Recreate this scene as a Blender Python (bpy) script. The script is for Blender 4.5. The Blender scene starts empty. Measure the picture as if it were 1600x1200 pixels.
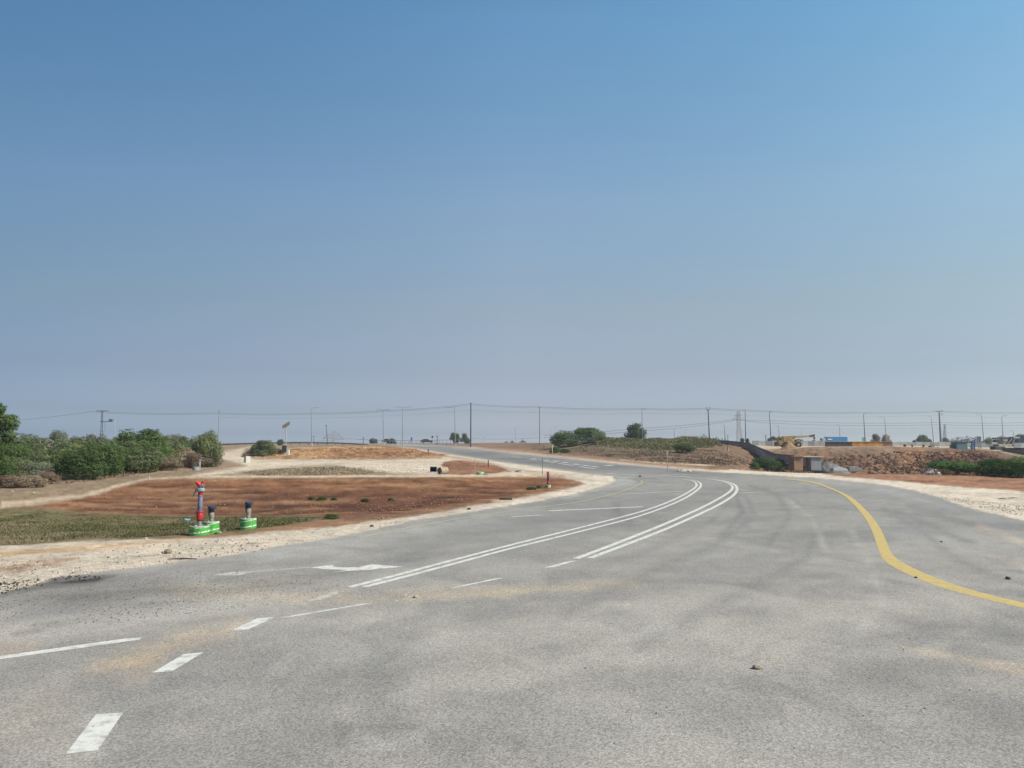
import bpy, bmesh, math, random
import numpy as np
from mathutils import Vector, Matrix
random.seed(7); RNG = np.random.default_rng(11)
SC = bpy.context.scene; COL = SC.collection
# ------------------------------------------------------------------ camera
F = 1200.0; CAMH = 3.0; PITCH = math.atan(92 / 1200)
cd = bpy.data.cameras.new('camera'); cam = bpy.data.objects.new('camera', cd); COL.objects.link(cam)
cam.location = (0, 0, CAMH); cam.rotation_euler = (math.pi / 2 + PITCH, 0, 0)
cd.sensor_width = 36; cd.lens = 27.0; cd.clip_end = 20000; cd.clip_start = 0.1
SC.camera = cam
# ------------------------------------------------------------------ sky and sun
SUN_EL = math.radians(42); SUN_AZ = math.radians(107)      # clockwise from +Y (view direction)
w = bpy.data.worlds.new('World'); SC.world = w; w.use_nodes = True
nt = w.node_tree; nt.nodes.clear()
def wn(t, **k):
    n = nt.nodes.new(t)
    for a, b in k.items(): setattr(n, a, b)
    return n
sky = wn('ShaderNodeTexSky', sky_type='NISHITA', sun_disc=False, sun_elevation=SUN_EL, sun_rotation=SUN_AZ,
         altitude=0, air_density=1.0, dust_density=1.5, ozone_density=1.0)
bg = wn('ShaderNodeBackground'); wo = wn('ShaderNodeOutputWorld')
tc = wn('ShaderNodeTexCoord'); sep = wn('ShaderNodeSeparateXYZ'); nt.links.new(tc.outputs['Generated'], sep.inputs[0])
# sky colour gain by elevation; unseen zenith keys dimmed to weaken the fill light
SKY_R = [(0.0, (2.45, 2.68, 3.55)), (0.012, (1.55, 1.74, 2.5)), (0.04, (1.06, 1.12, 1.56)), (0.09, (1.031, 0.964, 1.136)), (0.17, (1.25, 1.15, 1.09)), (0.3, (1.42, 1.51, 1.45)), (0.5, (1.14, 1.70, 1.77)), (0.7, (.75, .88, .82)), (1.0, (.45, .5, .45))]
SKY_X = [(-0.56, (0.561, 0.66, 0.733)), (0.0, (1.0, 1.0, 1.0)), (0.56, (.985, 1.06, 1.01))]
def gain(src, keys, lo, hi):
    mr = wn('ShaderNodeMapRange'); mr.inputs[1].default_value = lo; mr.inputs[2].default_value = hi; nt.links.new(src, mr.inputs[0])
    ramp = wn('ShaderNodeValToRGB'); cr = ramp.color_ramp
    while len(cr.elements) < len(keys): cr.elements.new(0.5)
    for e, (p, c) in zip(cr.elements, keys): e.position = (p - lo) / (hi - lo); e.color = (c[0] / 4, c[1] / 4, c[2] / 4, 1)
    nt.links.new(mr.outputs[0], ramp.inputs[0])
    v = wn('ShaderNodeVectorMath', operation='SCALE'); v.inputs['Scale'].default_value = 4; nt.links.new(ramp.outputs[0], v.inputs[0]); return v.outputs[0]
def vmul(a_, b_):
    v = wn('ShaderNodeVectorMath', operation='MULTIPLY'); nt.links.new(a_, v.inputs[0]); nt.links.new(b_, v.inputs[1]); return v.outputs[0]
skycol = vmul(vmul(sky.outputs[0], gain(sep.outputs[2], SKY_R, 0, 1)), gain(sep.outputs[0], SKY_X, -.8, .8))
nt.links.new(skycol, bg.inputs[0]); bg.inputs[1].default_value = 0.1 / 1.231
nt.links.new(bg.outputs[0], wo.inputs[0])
sd = bpy.data.lights.new('sun', 'SUN'); sd.energy = 5.0; sd.angle = math.radians(0.5); sd.color = (1, 0.955, 0.88)
sun = bpy.data.objects.new('sun', sd); COL.objects.link(sun)
S = Vector((math.sin(SUN_AZ) * math.cos(SUN_EL), math.cos(SUN_AZ) * math.cos(SUN_EL), math.sin(SUN_EL)))
sun.rotation_euler = S.to_track_quat('Z', 'Y').to_euler(); sun.location = (60, -20, 60)
SC.view_settings.view_transform = 'Standard'; SC.view_settings.look = 'None'
SC.view_settings.gamma = 1; SC.view_settings.exposure = 0.3; SC.view_settings.use_curve_mapping = False
SC.cycles.max_bounces = 5; SC.cycles.diffuse_bounces = 3; SC.cycles.use_denoising = True
SC.cycles.volume_bounces = 0

# ------------------------------------------------------------------ noise + terrain functions
def _h(ix, iy, s):
    n = (ix.astype(np.int64) * 374761393 + iy.astype(np.int64) * 668265263 + s * 1442695041) & 0xffffffff
    n = ((n ^ (n >> 13)) * 1274126177) & 0xffffffff
    return ((n ^ (n >> 16)) & 0xffff) / 65535.0
def vn(x, y, s):
    x = np.asarray(x, float); y = np.asarray(y, float)
    fx = np.floor(x); fy = np.floor(y); tx = x - fx; ty = y - fy
    tx = tx * tx * (3 - 2 * tx); ty = ty * ty * (3 - 2 * ty)
    a = _h(fx, fy, s); b = _h(fx + 1, fy, s); c = _h(fx, fy + 1, s); d = _h(fx + 1, fy + 1, s)
    return (a + (b - a) * tx) * (1 - ty) + (c + (d - c) * tx) * ty
def fbm(x, y, s=0, o=4):
    r = 0; a = .5; t = 0
    for i in range(o):
        r = r + a * vn(x * 2 ** i + 17.3 * i, y * 2 ** i - 9.1 * i, s + i * 13); t += a; a *= .55
    return r / t * 2 - 1                                     # about -1..1

PROF = {   # column -> (distance, row where that ground is seen); flat at z = 0 before the first
 -60: [(20,872),(30,825),(38,797),(48,765),(60,750),(110,716),(300,694.5)],
 0:   [(22.5,852),(30,826),(38,797),(48,765),(60,750),(110,716),(300,694.5)],
 150: [(23.5,845),(31,823),(37,803),(50,763),(60,749),(110,716),(300,694.5)],
 300: [(24,842),(26,835),(33,819),(38,803),(57,746.5),(61,743),(110,717),(300,694.5)],
 450: [(27.5,823),(30,815),(34,807),(38,799),(57,746.5),(61,743.5),(90,729),(125,717),(150,703),(165,699.5),(220,697),(300,694.5)],
 600: [(32,804.5),(36,796),(42,784),(57,746.5),(61,743.7),(90,729),(125,717),(150,704),(165,700),(220,697),(300,694.5)],
 700: [(38,786.7),(44,774),(58,746.5),(62,744),(78,738),(92,727),(105,719.5),(125,715.5),(160,709.5),(200,704),(260,698),(300,694)],
 760: [(58,754),(70,743.5),(90,732),(115,722),(150,712),(200,704.5),(225,701),(255,694),(280,691.5),(320,693)],
 850: [(65,747.4),(80,737),(95,729.5),(120,720),(150,712.5),(165,709),(185,700),(205,692),(300,692)],
 950: [(95,730),(120,720.5),(135,713),(150,704),(180,689.5),(230,690),(320,693)],
 1050:[(90,732),(100,726.5),(112,721),(150,700),(180,690),(240,691),(320,693.5)],
 1120:[(80,737),(92,730.5),(110,723),(135,708),(165,695),(200,692),(320,693.5)],
 1200:[(76,739.4),(85,736),(100,745),(130,744),(150,726),(170,704),(200,699),(300,694.5)],
 1260:[(72,742),(84,738.5),(100,750),(132,744),(144,738),(157,706),(164,699),(210,698),(300,694.5)],
 1400:[(61,751),(75,742),(82,740),(100,752),(136,742.6),(144,739),(156,704),(162,697.8),(210,697),(300,694.5)],
 1520:[(52,761),(66,749),(78,743.5),(84,742),(100,750),(132,741),(150,712),(162,705),(180,703.5),(210,700),(300,695)],
 1600:[(48,767),(60,755),(76,747),(84,745),(100,745),(120,730),(150,712),(180,706),(300,695)],
 1680:[(44,774),(60,755),(76,747),(100,740),(120,730),(150,712),(180,706),(300,695)],
}
NU, NZ = 420, 700
LZ = np.linspace(math.log(4), math.log(3500), NZ); UU = np.linspace(-900, 900, NU)
_cols = sorted(PROF); _tab = []
for c in _cols:
    zs = [4, PROF[c][0][0] * .92]; hs = [0, 0]
    for Z, y in PROF[c]:
        zs.append(Z); hs.append(CAMH - (y - 692) * Z / 1200 if not (zs[-2] == zs[1] and abs(y - 692 - 3600 / Z) < 4) else 0)
    zs += [600, 3500]; hs += [2.6, 2.6]
    _tab.append(np.interp(np.exp(LZ), zs, hs))
_tab = np.array(_tab)
_t = np.empty((NU, NZ)); _c = np.array(_cols) - 800.0
for j in range(NZ): _t[:, j] = np.interp(UU, _c, _tab[:, j])
def _blur(a, k, ax):
    if k < 1: return a
    ker = np.hanning(2 * k + 3)[1:-1]; ker /= ker.sum()
    p = [(0, 0), (0, 0)]; p[ax] = (k, k); b = np.pad(a, p, mode='edge')
    return np.apply_along_axis(lambda v: np.convolve(v, ker, 'valid'), ax, b)
_t = _blur(_blur(_t, 8, 0), 5, 1)
def base_h(x, y):
    x = np.asarray(x, float); y = np.asarray(y, float)
    yy = np.maximum(y, 2.0)
    r = yy
    u = np.clip(F * x / yy, -899, 899)
    a = (u - UU[0]) / (UU[1] - UU[0]); b = np.clip((np.log(np.maximum(r, 4.001)) - LZ[0]) / (LZ[1] - LZ[0]), 0, NZ - 1.001)
    i = np.clip(a.astype(int), 0, NU - 2); j = b.astype(int); a = a - i; b = b - j
    z = (_t[i, j] * (1 - a) + _t[i + 1, j] * a) * (1 - b) + (_t[i, j + 1] * (1 - a) + _t[i + 1, j + 1] * a) * b
    return np.where(y > 4, z, 0.0)
CP, SP = math.cos(PITCH), math.sin(PITCH)
def ray(px, py):
    dx = (px - 800) / F; dy = (600 - py) / F
    return np.array([dx, CP - dy * SP, SP + dy * CP])      # per unit depth
def P(px, py, Z):
    d = ray(px, py); return Vector((d[0] / d[1] * Z, Z, CAMH + d[2] / d[1] * Z))
_TT = np.exp(np.linspace(math.log(4), math.log(1500), 1600))
def at(px, py, zmin=0):
    """first point of the terrain along the sight line through a photo pixel"""
    d = ray(px, py); d = d / d[1]
    T = _TT[_TT >= max(4, zmin)]
    g = CAMH + d[2] * T - base_h(d[0] * T, T)
    k = np.where(g <= 0)[0]
    if len(k) == 0: t = T[np.argmin(g)]
    elif k[0] == 0: t = T[0]
    else:
        lo, hi = T[k[0] - 1], T[k[0]]
        for _ in range(25):
            m = (lo + hi) / 2
            if CAMH + d[2] * m - float(base_h(d[0] * m, m)) <= 0: hi = m
            else: lo = m
        t = hi
    return Vector((d[0] * t, t, float(base_h(d[0] * t, t))))
def densify(pts, step=14, closed=True):
    out = []; n = len(pts)
    for i in range(n if closed else n - 1):
        a, b = pts[i], pts[(i + 1) % n]
        k = max(1, int(math.hypot(b[0] - a[0], b[1] - a[1]) / step))
        for j in range(k): out.append((a[0] + (b[0] - a[0]) * j / k, a[1] + (b[1] - a[1]) * j / k))
    if not closed: out.append(pts[-1])
    return out
def uv(x, y):
    y = np.maximum(y, 0.8); return F * x / y, F * CAMH / y
def poly_sd(U, V, poly):
    """signed distance (positive inside) in the ground chart (bearing, nearness)"""
    p = np.array(poly, float); q = np.roll(p, -1, 0)
    ins = np.zeros(U.shape, bool); d2 = np.full(U.shape, 1e12)
    for (ax, ay), (bx, by) in zip(p, q):
        ex, ey = bx - ax, by - ay; L = ex * ex + ey * ey + 1e-9
        t = np.clip(((U - ax) * ex + (V - ay) * ey) / L, 0, 1)
        d2 = np.minimum(d2, (U - ax - t * ex) ** 2 + (V - ay - t * ey) ** 2)
        c = (ay > V) != (by > V)
        ins ^= c & (U < (bx - ax) * (V - ay) / (by - ay + 1e-12) + ax)
    return np.where(ins, 1, -1) * np.sqrt(d2)

def zone(pts, zmin=0, step=14):
    out = []
    for p in densify(pts, step):
        if p[1] > 1190: # below the frame: flat ground close to the camera
            d = ray(*p); t = -CAMH / d[2]; out.append(uv(d[0] * t, d[1] * t))
        else:
            q = at(p[0], p[1], zmin); out.append(uv(q.x, q.y))
    return [(float(a), float(b)) for a, b in out]

ROAD = [(-400,1010),(-60,938),(0,926),(50,915),(87,903),(150,893),(225,884),(300,874),(400,860),(480,846),(560,831.6),(645,812.5),(751,797),(836,783),(900,771),(945,758),
        (962,751),(956,744.5),(910,739),(840,729),(772,720.5),(709,710.5),(645,700.5),(612,697),(600,695.2),(687,695.2),(736,700),(772,703.5),(836,710.8),
        (900,716.5),(936,720.5),(975,725),(1045,730.5),(1104,736),(1165,739.5),(1214,742.5),(1270,745.5),(1320,750),(1390,758),(1425,765),(1469,777),(1495,787),
        (1530,797),(1600,812.5),(1700,835),(2100,920)]
road_uv = [uv(q.x, q.y) for q in (at(*p) for p in densify(ROAD, 14, False))]; road_uv = [(float(a), float(b)) for a, b in road_uv]
road_uv += [(2400, 9000), (-2400, 9000)]

# colours are the reflectance of each kind of ground
WHITE_G = (0.55, 0.465, 0.375); TAN = (0.33, 0.245, 0.175); RED = (0.20, 0.088, 0.040); REDL = (0.27, 0.135, 0.080)
DRY = (0.24, 0.172, 0.112); GRASS = (0.155, 0.130, 0.066); OCHRE = (0.25, 0.132, 0.064); BANK = (0.105, 0.050, 0.029); PALE = (0.50, 0.41, 0.32)
ZONES = [  # points, colour, softness, roughness of the relief, jitter of the edge, nearest distance
 ([(-300,770),(0,760),(150,750),(250,735),(300,720),(345,700),(345,694),(-300,694)], DRY, 5, .10, .5, 30),
 ([(340,708),(395,697),(412,697),(384,700),(378,712),(407,717),(620,716.5),(690,713),(640,703),(700,714),(741,720),(783,729),(815,736),(900,742),(930,748),(908,752),(878,746),(845,744.5),(687,744.5),(293,747),(301,741),(386,728),(371,723),(342,716)], PALE, 2.5, .03, .4, 45),
 ([(390,735),(430,731),(471,729),(524,727),(573,734),(620,739),(690,742),(560,744.5),(365,744.5),(330,745)], (0.24,0.185,0.12), 3, .10, 1.0, 50),
 ([(-300,850),(-300,830),(0,791),(0,785),(127,772),(202,753),(234,746.5),(300,743.6),(560,742.6),(804,740),(845,737),(900,741),(930,747),(908,752),(878,747),(840,745.5),(560,746),(280,747.5),(234,750),(202,757),(127,781),(60,790),(0,795),(-300,858)], (0.50,0.385,0.275), 1.2, .01, .15, 30),
 ([(-10,800),(60,789),(130,778),(200,758),(232,750.5),(280,748),(560,746.5),(840,745.5),(878,746.5),(899,751),(909,755.5),(850,770),(800,778),(700,796),(600,808),(520,816),(430,806),(280,806),(150,803),(60,795)], RED, 2.5, .035, .5, 20),
 ([(520,806),(600,801),(700,789),(800,774),(850,766),(905,754),(914,757),(840,775),(751,790),(666,803),(602,814),(560,821),(500,828),(400,836),(300,841),(240,842),(300,835),(400,829),(450,818)], (0.27,0.15,0.09), 4, .03, .6, 20),
 ([(-300,905),(-300,835),(0,795),(60,794),(150,801),(280,805.5),(430,805),(530,804),(500,812),(430,825),(400,831),(300,837),(234,841),(106,847),(0,852)], GRASS, 2.5, .05, .35, 17),
 # gravel shoulders
 ([(-400,1030),(-400,905),(0,851),(106,848),(234,843),(340,840),(429,830.6),(514,825),(602,813),(666,802),(751,789),(815,776.5),(840,773.5),(908,758.5),(914,755),(908,751.5),(880,746),(900,741),(845,737),(800,732),(760,721),(709,713),(640,703),(612,698),(645,700),(709,711),(772,720),(840,729),(910,739),(970,745),(962,755),(900,776),(751,801),(560,836),(400,870),(225,900),(87,910),(0,932)], WHITE_G, 1.6, .015, .35, 8),
 ([(-10,893),(0,884),(60,879),(120,872),(90,882),(30,893)], (0.36,0.22,0.14), 6, .0, .3, 8),
 ([(-10,862),(100,854),(240,846),(300,843),(240,852),(100,864),(-10,872)], (0.47,0.33,0.20), 4, .0, .3, 8),
 # right of the road: hillside with dry brush
 ([(745,700),(772,703),(836,710),(900,716),(940,720),(980,724),(1045,730),(1110,733),(1172,733),(1172,722),(1140,700),(1110,692),(1000,686),(900,686),(760,690),(640,694),(690,695)], (0.17,0.115,0.076), 3, .16, 1.5, 90),
 ([(790,700),(836,706),(900,712),(940,716),(975,720),(1060,728),(1120,731),(1172,733),(1172,736),(1100,735.6),(1045,730),(975,724.5),(900,716.3),(836,710.5),(772,703.5),(740,698)], (0.33,0.19,0.125), 1.5, .03, .5, 75),
 ([(700,690),(760,692),(830,696),(850,704),(800,700),(740,697),(690,695.5)], (0.22,0.125,0.085), 1.5, .10, .5, 200),
 ([(930,686),(1000,687),(1110,690),(1130,700),(1110,712),(1060,706),(1000,700),(940,698)], (0.165,0.145,0.075), 4, .12, 2.0, 120),
 ([(620,694.8),(736,699.8),(836,710.3),(936,719.6),(1045,730),(1104,733.5),(1172,734.5),(1249,737),(1287,741),(1320,744.6),(1407,752),(1477,759),(1547,763.5),(1600,768),(1900,805),(1900,900),(1700,840),(1600,816),(1530,800),(1495,790),(1469,780),(1425,768),(1390,761),(1320,753),(1214,745),(1104,739),(1045,733),(975,727),(836,712),(736,701),(640,696)], WHITE_G, 1.4, .012, .3, 30),
 ([(969,718.5),(1040,722),(1120,725.5),(1172,729),(1172,731),(1100,728),(1020,723.5)], (0.47,0.36,0.25), 1.0, .02, .2, 85),
 ([(1104,733),(1172,733.5),(1249,736),(1287,740.5),(1320,744),(1407,751.5),(1477,758.5),(1547,763),(1600,767.5),(1900,800),(1900,745),(1600,742),(1500,741),(1400,739),(1260,737.5),(1172,732)], REDL, 1.2, .03, .25, 40),
]
BANKZ = ([(1172,745),(1172,722),(1195,712),(1260,706),(1330,700.5),(1500,702),(1545,704),(1600,716),(1600,745)], BANK, 3, .55, 1.5, 92)
PLATZ = ([(1178,700),(1176,690.5),(1700,690.5),(1700,716),(1600,716),(1560,707),(1540,703),(1500,700.5),(1330,699),(1260,702),(1215,704),(1185,703)], (0.42,0.33,0.235), 2, .05, 1.0, 150)
MOUND = [([(393,717),(412,706),(440,699),(500,695.5),(560,695),(612,697),(645,702),(700,712),(690,716.5),(620,717),(500,717.3)], OCHRE, 1.8, .5, .8, 115),
         ([(420,704),(440,698),(500,695),(600,696.5),(615,698),(560,699),(500,699.5),(450,703)], (0.235,0.16,0.105), 2, .08, .8, 120), ([(440,700.5),(520,699),(600,699.5),(600,701),(520,701),(450,702)], (.38,.27,.15), .8, None, 1.0, 115), ([(395,714),(420,708),(470,707),(520,711),(470,715)], (.34,.21,.095), 1.5, None, 1.5, 115), ([(500,716),(560,709),(620,708),(640,712),(600,716)], (.20,.10,.05), 1.5, None, 1.5, 115)]
REDP = [([(692,722),(715,719),(741,721),(772,726.5),(800,736),(772,740.5),(697,742),(690,728)], (0.20,0.095,0.055), 1.2, .14, .4, 70)]
ZONES += [([(120,800),(230,772),(400,768),(600,768),(760,762),(840,757),(870,752),(800,772),(700,792),(600,803),(430,804),(280,804)], (.120,.052,.030), 12, None, 1.0, 24)]
ZONES += [([(1100,733),(1120,724),(1060,716),(1060,700),(1110,692),(1150,690),(1185,690),(1180,700),(1215,706),(1240,716),(1190,735)], (.165,.102,.065), 2.5, .22, 1.5, 85), PLATZ, BANKZ, ([(1190,718),(1210,710),(1260,706),(1300,712),(1270,722)], (.22,.115,.06), 3, .35, 1.5, 110), ([(1405,712),(1410,700),(1440,699),(1445,710),(1430,718)], (.26,.13,.065), 2, None, 1.5, 110), ([(1330,728),(1400,724),(1440,730),(1440,742),(1330,742)], (.19,.11,.065), 3, None, 1.5, 110)] + MOUND + REDP

# ------------------------------------------------------------------ materials
def mat(name, col, rough=.8, nscale=3.0, namt=.25, bump=.0, bscale=40, metal=0, transl=0, rand=0, spec=.3, col2=None, coords='Object'):
    m = bpy.data.materials.new(name); m.use_nodes = True; t = m.node_tree; b = t.nodes['Principled BSDF']
    b.inputs['Roughness'].default_value = rough; b.inputs['Metallic'].default_value = metal; b.inputs['Specular IOR Level'].default_value = spec
    c = t.nodes.new('ShaderNodeTexCoord'); n = t.nodes.new('ShaderNodeTexNoise'); n.inputs['Scale'].default_value = nscale; n.inputs['Detail'].default_value = 5
    t.links.new(c.outputs[coords], n.inputs[0])
    mx = t.nodes.new('ShaderNodeMix'); mx.data_type = 'RGBA'
    lo = tuple(v * (1 - namt) for v in col) if col2 is None else col2
    hi = tuple(min(1, v * (1 + namt)) for v in col) if col2 is None else col
    mx.inputs[6].default_value = (*lo, 1); mx.inputs[7].default_value = (*hi, 1)
    r = t.nodes.new('ShaderNodeMapRange'); r.inputs[1].default_value = .3; r.inputs[2].default_value = .7
    t.links.new(n.outputs[0], r.inputs[0]); t.links.new(r.outputs[0], mx.inputs[0])
    out = mx.outputs[2]
    if rand:
        oi = t.nodes.new('ShaderNodeObjectInfo'); hs = t.nodes.new('ShaderNodeHueSaturation')
        m1 = t.nodes.new('ShaderNodeMapRange'); m1.inputs[3].default_value = 1 - rand; m1.inputs[4].default_value = 1 + rand
        t.links.new(oi.outputs['Random'], m1.inputs[0]); t.links.new(m1.outputs[0], hs.inputs['Value']); t.links.new(out, hs.inputs['Color']); out = hs.outputs[0]
    t.links.new(out, b.inputs['Base Color'])
    if bump:
        n2 = t.nodes.new('ShaderNodeTexNoise'); n2.inputs['Scale'].default_value = bscale; t.links.new(c.outputs[coords], n2.inputs[0])
        bp = t.nodes.new('ShaderNodeBump'); bp.inputs[0].default_value = bump; bp.inputs['Distance'].default_value = .02
        t.links.new(n2.outputs[0], bp.inputs['Height']); t.links.new(bp.outputs[0], b.inputs['Normal'])
    if transl:
        tr = t.nodes.new('ShaderNodeBsdfTranslucent'); ms = t.nodes.new('ShaderNodeMixShader'); ms.inputs[0].default_value = transl
        t.links.new(out, tr.inputs[0]); t.links.new(b.outputs[0], ms.inputs[1]); t.links.new(tr.outputs[0], ms.inputs[2])
        t.links.new(ms.outputs[0], t.nodes['Material Output'].inputs[0])
    return m
def ground_mat(name, kind):
    m = bpy.data.materials.new(name); m.use_nodes = True; t = m.node_tree; b = t.nodes['Principled BSDF']
    L = t.links.new; N = t.nodes.new
    b.inputs['Roughness'].default_value = .92; b.inputs['Specular IOR Level'].default_value = .15
    c = N('ShaderNodeTexCoord'); a = N('ShaderNodeAttribute'); a.attribute_name = 'Col'
    def noise(sc, det=4, rough=.55):
        n = N('ShaderNodeTexNoise'); n.inputs['Scale'].default_value = sc; n.inputs['Detail'].default_value = det; n.inputs['Roughness'].default_value = rough
        L(c.outputs['Object'], n.inputs[0]); return n
    def rng(src, f0, f1, t0, t1):
        r = N('ShaderNodeMapRange'); r.inputs[1].default_value = f0; r.inputs[2].default_value = f1; r.inputs[3].default_value = t0; r.inputs[4].default_value = t1
        L(src, r.inputs[0]); return r.outputs[0]
    def mulv(x, y):
        k = N('ShaderNodeMath'); k.operation = 'MULTIPLY'; L(x, k.inputs[0]); L(y, k.inputs[1]); return k.outputs[0]
    if kind == 'asphalt':
        f1 = rng(noise(120, 2, .7).outputs[0], .32, .68, .68, 1.36)
        f2 = rng(noise(28, 3, .6).outputs[0], .3, .7, .90, 1.10)
        v = N('ShaderNodeTexVoronoi'); v.inputs['Scale'].default_value = 54; L(c.outputs['Object'], v.inputs[0])
        f3 = rng(v.outputs['Color'], 0, 1, .56, 1.44)
        f = mulv(mulv(f1, f2), f3)
        pits = rng(noise(60, 1).outputs[0], .24, .34, .5, 1.0)
        f = mulv(f, pits)
        hsrc = noise(70, 3, .7).outputs[0]; bd = .28; bdist = .008
    else:
        gr = N('ShaderNodeAttribute'); gr.attribute_name = 'grit'
        f1 = rng(noise(7, 8, .72).outputs[0], .3, .7, .74, 1.26)
        f2 = rng(noise(1.3, 5, .65).outputs[0], .3, .7, .86, 1.14)
        v = N('ShaderNodeTexVoronoi'); v.inputs['Scale'].default_value = 14; L(c.outputs['Object'], v.inputs[0])
        f3 = rng(v.outputs['Color'], 0, 1, .8, 1.2)
        f = mulv(mulv(f1, f2), f3)
        hsrc = noise(16, 6, .75).outputs[0]; bd = .8; bdist = .06
    mx = N('ShaderNodeVectorMath'); mx.operation = 'SCALE'; L(a.outputs['Color'], mx.inputs[0]); L(f, mx.inputs['Scale'])
    L(mx.outputs[0], b.inputs['Base Color'])
    bp = N('ShaderNodeBump'); bp.inputs[0].default_value = bd; bp.inputs['Distance'].default_value = bdist
    L(hsrc, bp.inputs['Height']); L(bp.outputs[0], b.inputs['Normal'])
    return m

# ------------------------------------------------------------------ object helpers
def tag(o, label=None, cat=None, group=None, kind=None):
    if label: o['label'] = label
    if cat: o['category'] = cat
    if group: o['group'] = group
    if kind: o['kind'] = kind
    return o
def empty(name, loc, rz=0, scale=None):
    o = bpy.data.objects.new(name, None); COL.objects.link(o); o.location = loc; o.rotation_euler = (0, 0, rz); o.empty_display_size = .3
    if scale: o.scale = scale
    return o
def link_mesh(name, me, m, parent=None, loc=None):
    o = bpy.data.objects.new(name, me); COL.objects.link(o)
    if m is not None and not me.materials: me.materials.append(m)
    if parent: o.parent = parent
    if loc is not None: o.location = loc
    return o
def np_mesh(name, V, Fq, smooth=False):
    V = np.asarray(V, np.float32); Fq = np.asarray(Fq, np.int32); k = Fq.shape[1]
    me = bpy.data.meshes.new(name); me.vertices.add(len(V)); me.vertices.foreach_set('co', V.ravel())
    me.loops.add(Fq.size); me.loops.foreach_set('vertex_index', Fq.ravel())
    me.polygons.add(len(Fq)); me.polygons.foreach_set('loop_start', np.arange(len(Fq), dtype=np.int32) * k)
    try: me.polygons.foreach_set('loop_total', np.full(len(Fq), k, np.int32))
    except Exception: pass
    if smooth: me.polygons.foreach_set('use_smooth', np.ones(len(Fq), bool))
    me.update(calc_edges=True); return me
class MB:
    def __init__(s): s.v = []; s.f = []; s.sm = False
    def add(s, vs, fs):
        o = len(s.v); s.v += [tuple(p) for p in vs]; s.f += [tuple(i + o for i in f) for f in fs]; return s
    def box(s, c, d, rz=0, taper=1.0):
        x, y, z = d[0] / 2, d[1] / 2, d[2] / 2; ca, sa = math.cos(rz), math.sin(rz); vs = []
        for k in (-1, 1):
            t = taper if k > 0 else 1
            for i, j in ((-1, -1), (1, -1), (1, 1), (-1, 1)):
                a, b = i * x * t, j * y * t; vs.append((c[0] + a * ca - b * sa, c[1] + a * sa + b * ca, c[2] + k * z))
        return s.add(vs, [(3, 2, 1, 0), (4, 5, 6, 7), (0, 1, 5, 4), (1, 2, 6, 5), (2, 3, 7, 6), (3, 0, 4, 7)])
    def tube(s, pts, r, n=8, caps=True):
        pts = [Vector(p) for p in pts]; rs = r if isinstance(r, (list, tuple)) else [r] * len(pts); vs = []
        for i, p in enumerate(pts):
            d = (pts[min(i + 1, len(pts) - 1)] - pts[max(i - 1, 0)]).normalized()
            a = d.orthogonal() if abs(d.z) < .99 else Vector((1, 0, 0)); a = (a - d * a.dot(d)).normalized(); b = d.cross(a)
            if i and (pa.dot(a) < .99):
                a = (pa - d * pa.dot(d)).normalized(); b = d.cross(a)
            pa = a
            for k in range(n):
                t = 2 * math.pi * k / n; vs.append(p + (a * math.cos(t) + b * math.sin(t)) * rs[i])
        fs = [(i * n + k, i * n + (k + 1) % n, (i + 1) * n + (k + 1) % n, (i + 1) * n + k) for i in range(len(pts) - 1) for k in range(n)]
        if caps: fs += [tuple(range(n - 1, -1, -1)), tuple((len(pts) - 1) * n + k for k in range(n))]
        return s.add(vs, fs)
    def lathe(s, prof, n=28, c=(0, 0, 0)):
        vs = [(c[0] + r * math.cos(2 * math.pi * k / n), c[1] + r * math.sin(2 * math.pi * k / n), c[2] + z) for r, z in prof for k in range(n)]
        m = len(prof); fs = [(i * n + k, i * n + (k + 1) % n, (i + 1) * n + (k + 1) % n, (i + 1) * n + k) for i in range(m - 1) for k in range(n)]
        if prof[0][0] > 1e-5: fs.append(tuple(range(n - 1, -1, -1)))
        if prof[-1][0] > 1e-5: fs.append(tuple((m - 1) * n + k for k in range(n)))
        return s.add(vs, fs)
    def prism(s, pts, y0, y1):        # outline in x,z pushed along y
        n = len(pts); vs = [(p[0], y0, p[1]) for p in pts] + [(p[0], y1, p[1]) for p in pts]
        return s.add(vs, [tuple(range(n)), tuple(range(2 * n - 1, n - 1, -1))] + [(i, i + n, (i + 1) % n + n, (i + 1) % n) for i in range(n)])
    def build(s, name, m, parent=None, loc=None, smooth=False, bevel=0):
        me = bpy.data.meshes.new(name); me.from_pydata(s.v, [], s.f); me.update()
        if smooth:
            me.polygons.foreach_set('use_smooth', [True] * len(me.polygons))
            try: me.set_sharp_from_angle(angle=math.radians(40))
            except Exception: pass
        o = link_mesh(name, me, m, parent, loc)
        if bevel:
            b = o.modifiers.new('bevel', 'BEVEL'); b.width = bevel; b.segments = 2; b.limit_method = 'ANGLE'
        return o
def copy_tree(o, loc=None, parent=None):
    c = o.copy(); COL.objects.link(c)
    if parent: c.parent = parent
    if loc is not None: c.location = loc
    for ch in o.children: copy_tree(ch, parent=c)
    return c

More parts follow.
